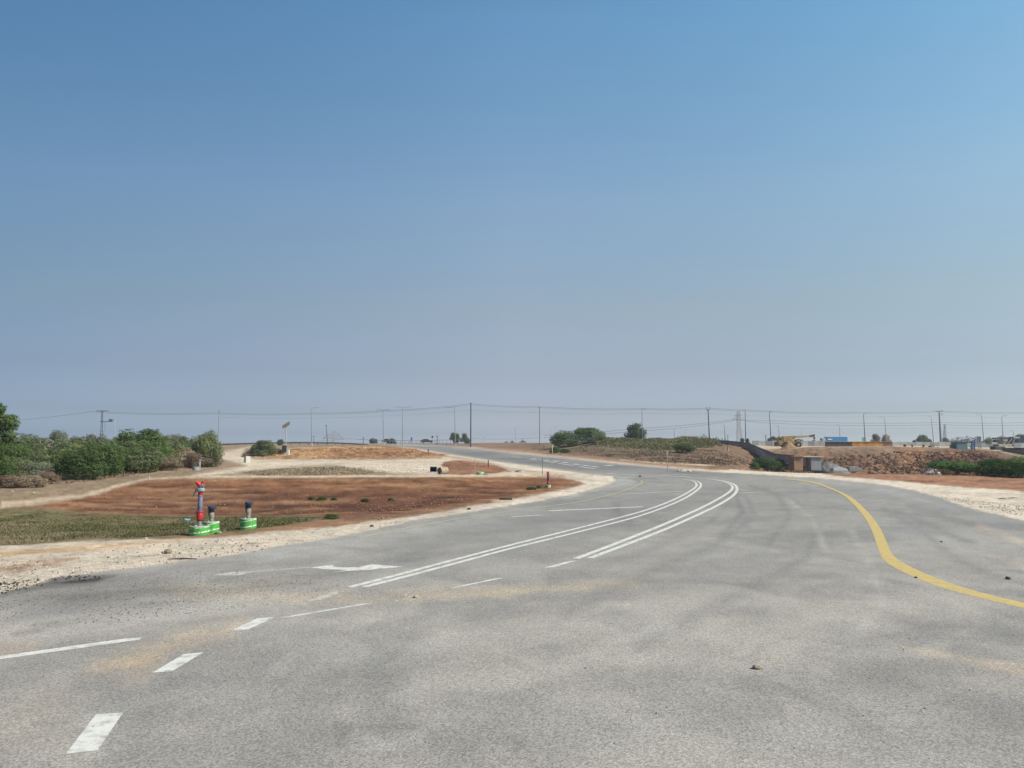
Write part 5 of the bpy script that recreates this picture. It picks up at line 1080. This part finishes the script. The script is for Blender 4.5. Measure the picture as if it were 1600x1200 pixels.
# ------------------------------------------------------------------ construction site on the right
def px_box(name, x0, x1, y0, y1, Z, d, m, parent, o, bevel=0, dy=0):
    a, b = P(x0, y1, Z), P(x1, y0, Z); return MB().box(((a.x + b.x) / 2 - o.x, dy, (a.z + b.z) / 2 - o.z), (abs(b.x - a.x), d, abs(b.z - a.z))).build(name, m, parent, bevel=bevel)
def fence(x0, x1, y0, y1, Z, wpx, label, cols, dZ=0):
    o = P(x0, y1, Z); t = thing('panel_fence', o, label, 'fence'); x_ = x0; i = 0
    while x_ < x1 - 2:
        w_ = min(wpx * (.85 + .3 * ((i * 37) % 10) / 10), x1 - x_); f = (x_ - x0) / (x1 - x0); z2 = Z + dZ * f
        a, b = P(x_ + .25, y1 + .5, z2), P(x_ + w_ - .25, y0 + .25 * ((i * 7) % 3), z2); c = cols[(i * 5) % len(cols)]
        MB().box(((a.x + b.x) / 2 - o.x, z2 - o.y, (a.z + b.z) / 2 - o.z), (b.x - a.x, .12, b.z - a.z)).build('panel', c, t, bevel=.03)
        MB().box((b.x + .05 - o.x, z2 - o.y + .1, (a.z + b.z) / 2 - o.z), (.16, .16, b.z - a.z + .3)).build('post', M_CONCD, t); x_ += w_; i += 1
    return t
PF = [mat('grey_panel', (.27, .28, .285), .8, .8, .12), mat('light_grey_panel', (.35, .36, .355), .8, .8, .12), mat('dark_grey_panel', (.19, .20, .21), .8, .8, .15), mat('tan_grey_panel', (.33, .31, .275), .8, .8, .12)]
fence(1175, 1213, 688.5, 697.6, 232, 11, 'grey panel fence left of the crane', PF)
fence(1246, 1292, 688.8, 697.8, 232, 9, 'grey panel fence between the crane boom and the dark girder wall', PF)
fence(1396, 1490, 690.5, 697.6, 235, 12, 'long pale grey panel fence behind the big concrete pole', [PF[1], PF[0], PF[3]])
fence(1507, 1560, 691.5, 700, 228, 13, 'grey fence between the teal container and the machinery', [PF[0], PF[2]])
fence(1584, 1660, 692, 699.5, 170, 12, 'grey fence above the dark block wall at the right edge', [PF[0], PF[1]])
o = P(1290, 700, 200); t = thing('girder_wall', o, 'long steel girder wall, dark at its left end and orange along the rest', 'girder wall')
M_ORG = mat('orange_steel', (.42, .19, .045), .7, .9, .3, .3, 8); M_ORD = mat('sooty_steel', (.055, .045, .045), .8, .9, .4, .3, 8); M_RUST = mat('rusty_steel', (.20, .105, .06), .8, .9, .35, .3, 8)
px_box('dark_section', 1290, 1331, 690.6, 700.5, 200, .5, M_ORD, t, o, .03); px_box('orange_section', 1331, 1378, 690.3, 697.6, 200, .5, M_ORG, t, o, .03); px_box('rusty_section', 1378.3, 1394, 690.6, 697.8, 200, .5, M_RUST, t, o, .03)
for i in range(13): px_box('rib', 1293 + i * 8, 1293.7 + i * 8, 690.8, 697.5, 199.7, .12, M_ORD if i < 5 else M_RUST, t, o)
px_box('top_flange', 1290, 1394, 689.9, 690.5, 200, .8, M_ORG, t, o)
# crane
Z = 205; U = Z / F; g = pole_base(1233, Z); zb = P(1233, 699.3, Z).z; t = thing('mobile_crane', (g.x, Z, zb), 'old yellow mobile crane with its boom lowered to the right', 'mobile crane')
M_YCR = mat('dusty_yellow_paint', (.29, .19, .075), .6, 1.2, .3, .2, 10); M_BCR = mat('crane_grime', (.09, .065, .045), .8, 1.5, .4)
X_ = lambda px: (px - 1233) * U; Y_ = lambda py: (699.3 - py) * U
ch = MB().prism([(X_(1214.5), Y_(696.3)), (X_(1216), Y_(691.5)), (X_(1226), Y_(690)), (X_(1236), Y_(690.5)), (X_(1247), Y_(690.2)), (X_(1249), Y_(694)), (X_(1248), Y_(696)), (X_(1232), Y_(696.6))], -1.2, 1.2).build('chassis', M_YCR, t, bevel=.05)
for wx in (1226, 1244.5):
    for s_ in (-1, 1):
        wy = s_ * 1.35; w_ = MB().tube([(X_(wx), wy - .28, .76), (X_(wx), wy + .28, .76)], .78, 22).build('wheel', M_TYRE, t, bevel=.05); MB().tube([(X_(wx), wy - .3, .76), (X_(wx), wy + .3, .76)], .36, 14).build('rim', mat('grey_rim', (.25, .23, .2), .7), w_)
        MB().tube([(X_(wx) - .9, wy, .9), (X_(wx) - .6, wy, 1.5), (X_(wx), wy, 1.72), (X_(wx) + .6, wy, 1.5), (X_(wx) + .9, wy, .9)], .07, 5).build('mudguard', M_YCR, t)
MB().prism([(X_(1222), Y_(690.5)), (X_(1223), Y_(684)), (X_(1228), Y_(683)), (X_(1236), Y_(686.5)), (X_(1240), Y_(690.4))], -1.0, 1.0).build('turret', M_YCR, t, bevel=.05)
cb = MB().prism([(X_(1214.5), Y_(692)), (X_(1214.8), Y_(684.2)), (X_(1216.5), Y_(682)), (X_(1220), Y_(682.6)), (X_(1221.8), Y_(688)), (X_(1221.5), Y_(692))], -.95, .3).build('cab', M_YCR, t, bevel=.04)
MB().prism([(X_(1215.5), Y_(688)), (X_(1216), Y_(684.4)), (X_(1219.2), Y_(684.6)), (X_(1220.4), Y_(688))], -.98, -.955).build('cab_window', M_GLASS, cb)
MB().box((X_(1214.3), 0, Y_(694)), (.8, 2.2, 1.1)).build('counterweight', M_BCR, t, bevel=.05)
bm_ = MB().prism([(X_(1222.5), Y_(686.2)), (X_(1222.5), Y_(681.6)), (X_(1243), Y_(680.9)), (X_(1243), Y_(684.6))], -.42, .42).build('boom_base', M_YCR, t, bevel=.03)
MB().prism([(X_(1243), Y_(684.2)), (X_(1243), Y_(681.2)), (X_(1264), Y_(680.3)), (X_(1264), Y_(683.1))], -.32, .32).build('boom_extension', mat('worn_yellow', (.34, .22, .10), .7, 1.2, .35), bm_, bevel=.02)
MB().prism([(X_(1264), Y_(683.2)), (X_(1264), Y_(680.6)), (X_(1271), Y_(679)), (X_(1273), Y_(678.6)), (X_(1273.4), Y_(681.5)), (X_(1270), Y_(683))], -.26, .26).build('boom_head', M_BCR, bm_, bevel=.02)
MB().tube([(X_(1272.6), 0, Y_(681)), (X_(1272.6), 0, Y_(685))], .05, 5).build('hoist_rope', M_BCR, t); hk = MB().box((X_(1272.6), 0, Y_(684.6)), (.42, .35, .6)).build('hook_block', M_BCR, t, bevel=.04); MB().tube([(X_(1272.6), 0, Y_(686)), (X_(1272.9), 0, Y_(687.6)), (X_(1272.2), 0, Y_(688.4)), (X_(1271.7), 0, Y_(687.6))], .07, 6).build('hook', M_BCR, hk)
MB().tube([(X_(1229), 0, Y_(689)), (X_(1243), 0, Y_(684.4))], .13, 8).build('lift_cylinder', M_SILV, t)
MB().tube([(X_(1242), -.6, Y_(690)), (X_(1244.5), -.6, Y_(686.5)), (X_(1248), -.6, Y_(686.2)), (X_(1250.5), -.6, Y_(690))], .12, 6).build('engine_hood_rail', M_BCR, t)
MB().box((X_(1246), 0, Y_(688.6)), (1.0, 1.6, .6)).build('engine_hood', M_YCR, t, bevel=.05)
# soil heap in front of the crane, grey gravel heap, sand heap
def heap(px, ybase, wpx, ytop, Z, m, label, seed, depth=.7, name='soil_heap', skew=0, p=1.3):
    U = Z / F; q = P(px, ybase, Z); h = (ybase - ytop) * U; R_ = wpx * U / 2; n = 46; vs = []; rng = np.random.default_rng(seed)
    for i in range(n):
        for j in range(n):
            a, b = i / (n - 1) * 2 - 1, j / (n - 1) * 2 - 1; rr_ = math.hypot(a, b); z0 = max(0, 1 - rr_) ** (1 / p if p < 1 else 1) ; z0 = z0 / (.25 + .75 * (z0 ** .15 if z0 > 0 else 1))
            nz = float(fbm(a * 3 + seed, b * 3, seed, 5)); vs.append(((a + skew * z0) * R_, b * R_ * depth, z0 * h * (1 + .12 * nz) + (nz * .05 * h - .35 * h * 0 if rr_ < 1 else -.3)))
    o = MB().add(vs, [(i * n + j, (i + 1) * n + j, (i + 1) * n + j + 1, i * n + j + 1) for i in range(n - 1) for j in range(n - 1)]).build(name, m, smooth=True); o.location = q
    return tag(o, label, 'heap')
heap(1237, 714, 64, 691.5, 172, mat('orange_soil', (.30, .18, .105), .95, .7, .35, .8, 3), 'cone of orange brown soil directly in front of the crane', 31, skew=-.12)
heap(1300, 737, 52, 719, 132, mat('grey_gravel', (.15, .147, .145), .95, 3, .3, .4, 12), 'grey gravel heap at the foot of the bank right of the site shelter', 32, skew=-.3, name='gravel_heap')
heap(1457, 740, 26, 729.5, 128, mat('pale_sand', (.40, .355, .31), .95, 2, .25, .6, 8), 'pale sand heap at the foot of the dark bank', 33, name='sand_heap')
heap(1552, 742, 34, 726, 118, mat('grey_rubble', (.32, .32, .30), .95, 3, .4, .9, 8), 'greyish rubble pile between the two big green bushes', 34, name='rubble_heap')
for i, (x0, x1, y0, y1, m_, lab) in enumerate([(1299, 1322, 731.2, 736.4, mat('white_slab', (.42, .43, .44), .8, 2, .15), 'pale concrete slab lying in front of the grey gravel heap'),
                                       (1324, 1343, 729.3, 736.4, M_CONCD, 'dark grey concrete slab stack right of the pale slab')]):
    o = P(x0, y1, 118); t = thing('concrete_slab', o, lab, 'concrete slab'); px_box('slab', x0, x1, y0 + 2, y1, 118, 1.5, m_, t, o, .05); px_box('slab_top', x0 + 1, x1 - 2, y0, y0 + 1.8, 118, 1.2, m_, t, o, .04)
# site huts
o = P(1237, 734, 126); t = thing('rusty_hut', o, 'rusty tan site hut behind the bright green bush', 'site hut'); mh = mat('rusty_sheet', (.30, .19, .115), .8, 1.2, .25, .3, 6)
px_box('wall', 1237, 1250.5, 714, 735, 126, 2.2, mh, t, o, .03); px_box('roof', 1235.5, 1251, 712.8, 713.9, 126, 2.6, mat('rust_roof', (.22, .13, .09), .8), t, o); px_box('door_frame', 1243.4, 1244, 715, 733, 124.8, .05, M_RUST, t, o); px_box('panel_rail', 1238, 1250, 722.8, 723.4, 124.8, .05, M_RUST, t, o)
o = P(1252, 734, 127); t = thing('open_shelter', o, 'open fronted dark shelter between the rusty hut and the grey cabin', 'shelter')
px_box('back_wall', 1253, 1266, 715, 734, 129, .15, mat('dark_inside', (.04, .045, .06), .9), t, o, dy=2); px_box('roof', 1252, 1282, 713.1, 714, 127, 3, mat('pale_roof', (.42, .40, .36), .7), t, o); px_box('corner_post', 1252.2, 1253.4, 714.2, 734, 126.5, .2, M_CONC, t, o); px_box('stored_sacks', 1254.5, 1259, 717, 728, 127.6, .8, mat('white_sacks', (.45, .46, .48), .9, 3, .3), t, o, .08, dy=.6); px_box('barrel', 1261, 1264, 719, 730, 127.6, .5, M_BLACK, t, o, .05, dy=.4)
o = P(1266, 734, 127); t = thing('grey_cabin', o, 'light grey cabin block right of the open shelter', 'cabin'); px_box('wall', 1266.3, 1282, 714.9, 735, 126, 2.6, mat('grey_cabin_paint', (.26, .275, .295), .7, 1, .12), t, o, .03); px_box('corner_trim', 1265.8, 1266.2, 714.9, 735, 125.2, .2, M_LAMP, t, o); px_box('hatch', 1270, 1274, 718, 724, 124.66, .02, PF[0], t, o)
# retaining wall curving down
tp = [(1112,688.3),(1130,689.6),(1150,691),(1168,693.2),(1182,698.5),(1195,704),(1209,710),(1225,712),(1240,713)]; bt = [(1112,697),(1130,701),(1150,704),(1168,709),(1182,715),(1195,718.5),(1209,721),(1225,722.5),(1240,723)]
ZW = [186,182,176,168,160,152,145,140,136]
A_ = [P(a, b, z_) for (a, b), z_ in zip(tp, ZW)]; B_ = [P(a, b + 3, z_) for (a, b), z_ in zip(bt, ZW)]
t = thing('retaining_wall', B_[4], 'dark stone block retaining wall curving down beside the crane site', 'retaining wall'); o = B_[4]; M_WALL = mat('dark_block', (.20, .185, .19), .9, 1.5, .35, .5, 10); NC = 6
for k in range(NC):
    mb = MB(); vs = []
    for a, b in zip(A_, B_):
        lo_, hi_ = b.lerp(a, k / NC), b.lerp(a, (k + .93) / NC); back = (NC - k) * -.16
        vs += [lo_ - o + Vector((0, back, 0)), hi_ - o + Vector((0, back, 0)), hi_ - o + Vector((0, back + 1.3, 0))]
    mb.add(vs, [(3 * i, 3 * i + 3, 3 * i + 4, 3 * i + 1) for i in range(len(A_) - 1)] + [(3 * i + 1, 3 * i + 4, 3 * i + 5, 3 * i + 2) for i in range(len(A_) - 1)]); mb.build('block_course', M_WALL, t)
mb = MB(); vs = []
for a in A_: vs += [a - o + Vector((0, -.2, -.02)), a - o + Vector((0, -.2, .22)), a - o + Vector((0, 1.4, .22)), a - o + Vector((0, 1.4, -.02))]
mb.add(vs, [(4 * i + j, 4 * i + 4 + j, 4 * i + 4 + (j + 1) % 4, 4 * i + (j + 1) % 4) for i in range(len(A_) - 1) for j in range(4)]).build('coping', mat('grey_coping', (.20, .19, .195), .9, 2, .2), t)
# right edge dark block wall
tp = [(1567,699.3),(1600,699.6),(1660,700)]; bt = [(1567,706),(1583,711),(1600,717)]; A_ = [P(1567,699.3,176), P(1585,699.5,166), P(1605,699.8,156), P(1660,700,140)]; B_ = [P(1567,707,176), P(1585,712.5,166), P(1605,718,156), P(1660,728,140)]
t = thing('block_wall', B_[0], 'dark brown block wall stepping down at the right photo edge', 'wall'); o = B_[0]; M_BW = mat('brown_block', (.085, .066, .068), .9, 1.2, .4, .5, 8)
for k in range(7):
    vs = []
    for a, b in zip(A_, B_):
        lo_, hi_ = b.lerp(a, k / 7), b.lerp(a, (k + .94) / 7); vs += [lo_ - o + Vector((0, -.08 * (7 - k), 0)), hi_ - o + Vector((0, -.08 * (7 - k), 0)), hi_ - o + Vector((0, 1, 0))]
    MB().add(vs, [(3 * i, 3 * i + 3, 3 * i + 4, 3 * i + 1) for i in range(3)] + [(3 * i + 1, 3 * i + 4, 3 * i + 5, 3 * i + 2) for i in range(3)] + [(0, 1, 2)]).build('block_course', M_BW, t)
# trailer
o = P(1289, 694, 300); t = thing('truck', o, 'blue box truck parked behind the fence, pale cab to the left', 'truck'); MBL = mat('blue_trailer', (.035, .20, .42), .45, .4, .15)
bx = px_box('cargo_box', 1289.5, 1322, 682.6, 691, 300, 2.5, MBL, t, o, .04); px_box('cab', 1283.2, 1288.8, 684.5, 691, 300, 2.3, mat('pale_cab', (.38, .41, .43), .5), t, o, .08); px_box('windscreen', 1283.6, 1286.6, 685.2, 687.4, 298.75, .05, M_GLASS, t, o); px_box('chassis', 1284, 1322, 691.2, 692.5, 300, 1.4, M_BLACK, t, o)
mb = MB(); c0 = P(1297, 687.6, 298.6) - o
for i in range(14):
    a0, a1 = .35 + i * .17, .35 + (i + 1) * .17; r0, r1 = .95, .95 - .5 * math.sin(i / 14 * 3.14)
    mb.add([(c0.x + r0 * math.cos(a0) * 1.3, c0.y, c0.z + r0 * math.sin(a0) - .4), (c0.x + r0 * math.cos(a1) * 1.3, c0.y, c0.z + r0 * math.sin(a1) - .4), (c0.x + r1 * math.cos(a1) * 1.3, c0.y, c0.z + r1 * math.sin(a1) - .4), (c0.x + r1 * math.cos(a0) * 1.3, c0.y, c0.z + r1 * math.sin(a0) - .4)], [(0, 1, 2, 3)])
mb.build('white_swoosh', M_LETTER, t)
for wx in (1286, 1305, 1316, 1319.5):
    q_ = P(wx, 692.6, 300) - o; MB().tube([(q_.x, -1.15, q_.z), (q_.x, 1.15, q_.z)], .5, 14).build('wheel', M_TYRE, t)
# container, tarp, board, lamp, machinery
o = P(1490.5, 704.6, 178); t = thing('site_container', o, 'teal site container standing on the edge of the bank', 'container'); mt_ = mat('teal_steel', (.10, .165, .175), .6, .8, .15, .2, 6)
px_box('container_body', 1490.5, 1506.8, 691.6, 704.6, 178, 2.4, mt_, t, o, .04)
for i in range(8): px_box('corrugation', 1492 + i * 1.9, 1492.7 + i * 1.9, 693.4, 704, 176.75, .06, mt_, t, o)
px_box('roof_rim', 1490, 1507.2, 691, 691.6, 178, 2.6, M_DPOLE, t, o); px_box('floor_light', 1507.4, 1509, 692.2, 693.6, 177, .2, M_LAMP, t, o)
o = P(1484, 704, 181); t = thing('lumber_stack', o, 'narrow orange brown board propped left of the teal container', 'boards'); px_box('board', 1488.6, 1490, 694.5, 704.4, 180, .2, mat('orange_board', (.40, .22, .11), .8), t, o); px_box('dark_board', 1484.8, 1488.2, 695.2, 704.2, 181, .4, mat('dark_board', (.10, .08, .075), .8, 2, .3), t, o)
o = P(1513, 705, 179); t = thing('tarp_frame', o, 'blue tarp hanging from a dark beam right of the teal container', 'tarp frame'); px_box('beam', 1508, 1521, 690.6, 691.8, 179, .25, M_BLACK, t, o)
a = P(1518, 691.5, 179) - o; MB().prism([((x_ - 1518) * .149 + a.x, a.z - (y_ - 691.5) * .149) for x_, y_ in ((1518.4, 691.6), (1521, 691.6), (1520, 698), (1520.4, 701.8), (1517.2, 701.4), (1516, 698.5), (1517.4, 695.5))], -.25, .2).build('blue_tarp', mat('blue_tarp', (.03, .15, .36), .6, 2, .3, .4, 8), t)
px_box('white_tag', 1517.6, 1519.8, 698.2, 699.8, 178.6, .04, M_LETTER, t, o); px_box('leg', 1517.8, 1518.8, 701.8, 705, 179, .2, M_BLACK, t, o); px_box('leg', 1521.2, 1521.8, 691, 704.5, 179.3, .15, M_BLACK, t, o)
o = P(1523.5, 704, 182); t = thing('solar_lamp', o, 'thin post with a small tilted solar panel left of the dark sign board', 'solar lamp'); MB().tube([(0, 0, -.3), (0, 0, 2.55)], .05, 6).build('post', M_DPOLE, t)
pn = MB().box((0, 0, 0), (1.0, .7, .06)).build('solar_panel', M_GLASS, t); pn.location = (-.1, 0, 2.75); pn.rotation_euler = (.5, .35, 0)
o = P(1530, 700, 200); t = thing('sign_board', o, 'dark upright sign board standing on posts behind the fence', 'sign board'); px_box('board', 1527, 1532.8, 682, 691.6, 200, .1, mat('dark_board_paint', (.06, .075, .095), .5, 1, .2), t, o); px_box('post', 1528, 1528.6, 684, 701, 200.2, .12, M_GALV, t, o); px_box('post', 1531.4, 1532, 684, 701, 200.2, .12, M_GALV, t, o)
for k_ in range(3): px_box('pale_lettering', 1528, 1531.6, 684 + k_ * 2.4, 684.8 + k_ * 2.4, 199.9, .02, PF[1], t, o)
Z = 190; o = P(1550, 703, Z); t = thing('crusher_machine', o, 'long grey tracked crushing machine with overhead conveyor', 'crusher'); MG = mat('dusty_grey_paint', (.34, .33, .30), .7, 1, .2); MD = mat('machine_dark', (.06, .055, .055), .8, 1, .4)
px_box('hopper', 1544.5, 1553.5, 691.2, 694.4, Z, 2.4, MG, t, o, .05); px_box('deck', 1556, 1576.5, 693.8, 697.2, Z, 2.2, MG, t, o, .05); px_box('track', 1551, 1561, 697.4, 702.5, Z, 2.4, MD, t, o, .15); px_box('tool_box', 1561, 1567, 698, 702.6, Z, 2, mat('brown_box', (.19, .13, .10), .8), t, o, .05)
px_box('conveyor', 1552, 1573, 683.8, 686.4, Z, .9, MD, t, o, .04); px_box('conveyor_head', 1575, 1592, 682.6, 685, Z, .8, mat('pale_boom', (.36, .32, .29), .7, 1, .3), t, o, .04); px_box('engine_house', 1555, 1562, 687, 692.6, Z, 1.8, MD, t, o, .08); px_box('control_cabin', 1564, 1571, 686.8, 689.4, Z, 1.6, MG, t, o, .06); px_box('exhaust_unit', 1577, 1581.5, 682.4, 695.8, Z, 1.2, MD, t, o, .06)
px_box('wheel_guard', 1579, 1584.5, 694, 697.8, Z, 2.2, MG, t, o, .06)
mb = MB()
for (a1, b1, a2, b2) in ((1553, 693, 1558, 685.5), (1558, 693, 1554, 686), (1566, 693.5, 1572, 686), (1572, 693.5, 1578, 685), (1578, 696, 1582, 686)):
    q1, q2 = P(a1, b1, Z) - o, P(a2, b2, Z) - o; mb.tube([(q1.x, -.7, q1.z), (q2.x, -.7, q2.z)], .12, 6)
mb.build('strut_frame', MG, t)
o = P(1598, 692, 210); t = thing('blue_cabin', o, 'blue grey cabin partly cut off by the right photo edge', 'cabin'); px_box('wall', 1596, 1616, 681, 692, 210, 2.5, mat('blue_grey_paint', (.10, .15, .19), .7), t, o, .05); px_box('roof', 1595, 1617, 680, 680.9, 210, 2.9, M_CONCD, t, o)
for i, (px, y0, wpx, m_, lab) in enumerate([(1414, 694.6, 4.2, M_ORD, 'dark drum on the bank top, leftmost of the row by the fence'), (1425.5, 695, 2.6, M_RUST, 'small rust coloured drum on the bank top, second of the row'), (1443, 695.2, 3, M_ORD, 'dark drum on the bank top left of the tan board'), (1453, 696.8, 4.4, M_BLACK, 'black drum on the bank top beside the timber trestle')]):
    g = P(px, 699.2, 185); U = 185 / F; hh = (699.4 - y0) * U; t = thing('drum', g, lab, 'drum'); MB().lathe([(wpx / 2 * U, -.1), (wpx / 2 * U, hh * .32), (wpx / 2 * U * 1.04, hh * .34), (wpx / 2 * U, hh * .36), (wpx / 2 * U, hh * .66), (wpx / 2 * U * 1.04, hh * .68), (wpx / 2 * U, hh * .7), (wpx / 2 * U, hh)], 20).build('shell', m_, t, smooth=True); MB().lathe([(wpx / 2 * U * .93, hh + .01), (0, hh + .012)], 20).build('lid', M_CONCD, t)
o = P(1450, 699.5, 188); t = thing('board_panel', o, 'square olive tan board leaning on the fence above the bank', 'board'); px_box('board', 1447, 1452.8, 692.6, 698.4, 190, .1, mat('olive_board', (.22, .21, .15), .8), t, o); px_box('batten', 1447, 1452.8, 695.2, 695.7, 189.9, .05, M_RUST, t, o)
o = P(1442, 702, 182); t = thing('timber_trestle', o, 'low timber trestle table on the edge of the dark bank', 'trestle'); px_box('top', 1440, 1466, 698.4, 699.1, 182, 1, mat('timber', (.33, .24, .16), .8), t, o)
for x_ in (1441, 1448, 1456, 1464.6): px_box('leg', x_, x_ + .8, 699.1, 702.4, 182, .15, M_RUST, t, o)

# ------------------------------------------------------------------ thin summer haze over the plain
hz = MB().box((0, 380, 22), (1500, 900, 60)).build('haze', None); hz['kind'] = 'stuff'; hz['label'] = 'thin pale haze in the air over the plain'; hz['category'] = 'haze'
mh_ = bpy.data.materials.new('haze_air'); mh_.use_nodes = True; mh_.node_tree.nodes.clear()
vo = mh_.node_tree.nodes.new('ShaderNodeVolumePrincipled'); vo.inputs['Color'].default_value = (.80, .87, 1, 1); vo.inputs['Density'].default_value = .0003; vo.inputs['Anisotropy'].default_value = .2
oo = mh_.node_tree.nodes.new('ShaderNodeOutputMaterial'); mh_.node_tree.links.new(vo.outputs[0], oo.inputs['Volume']); hz.data.materials.append(mh_)
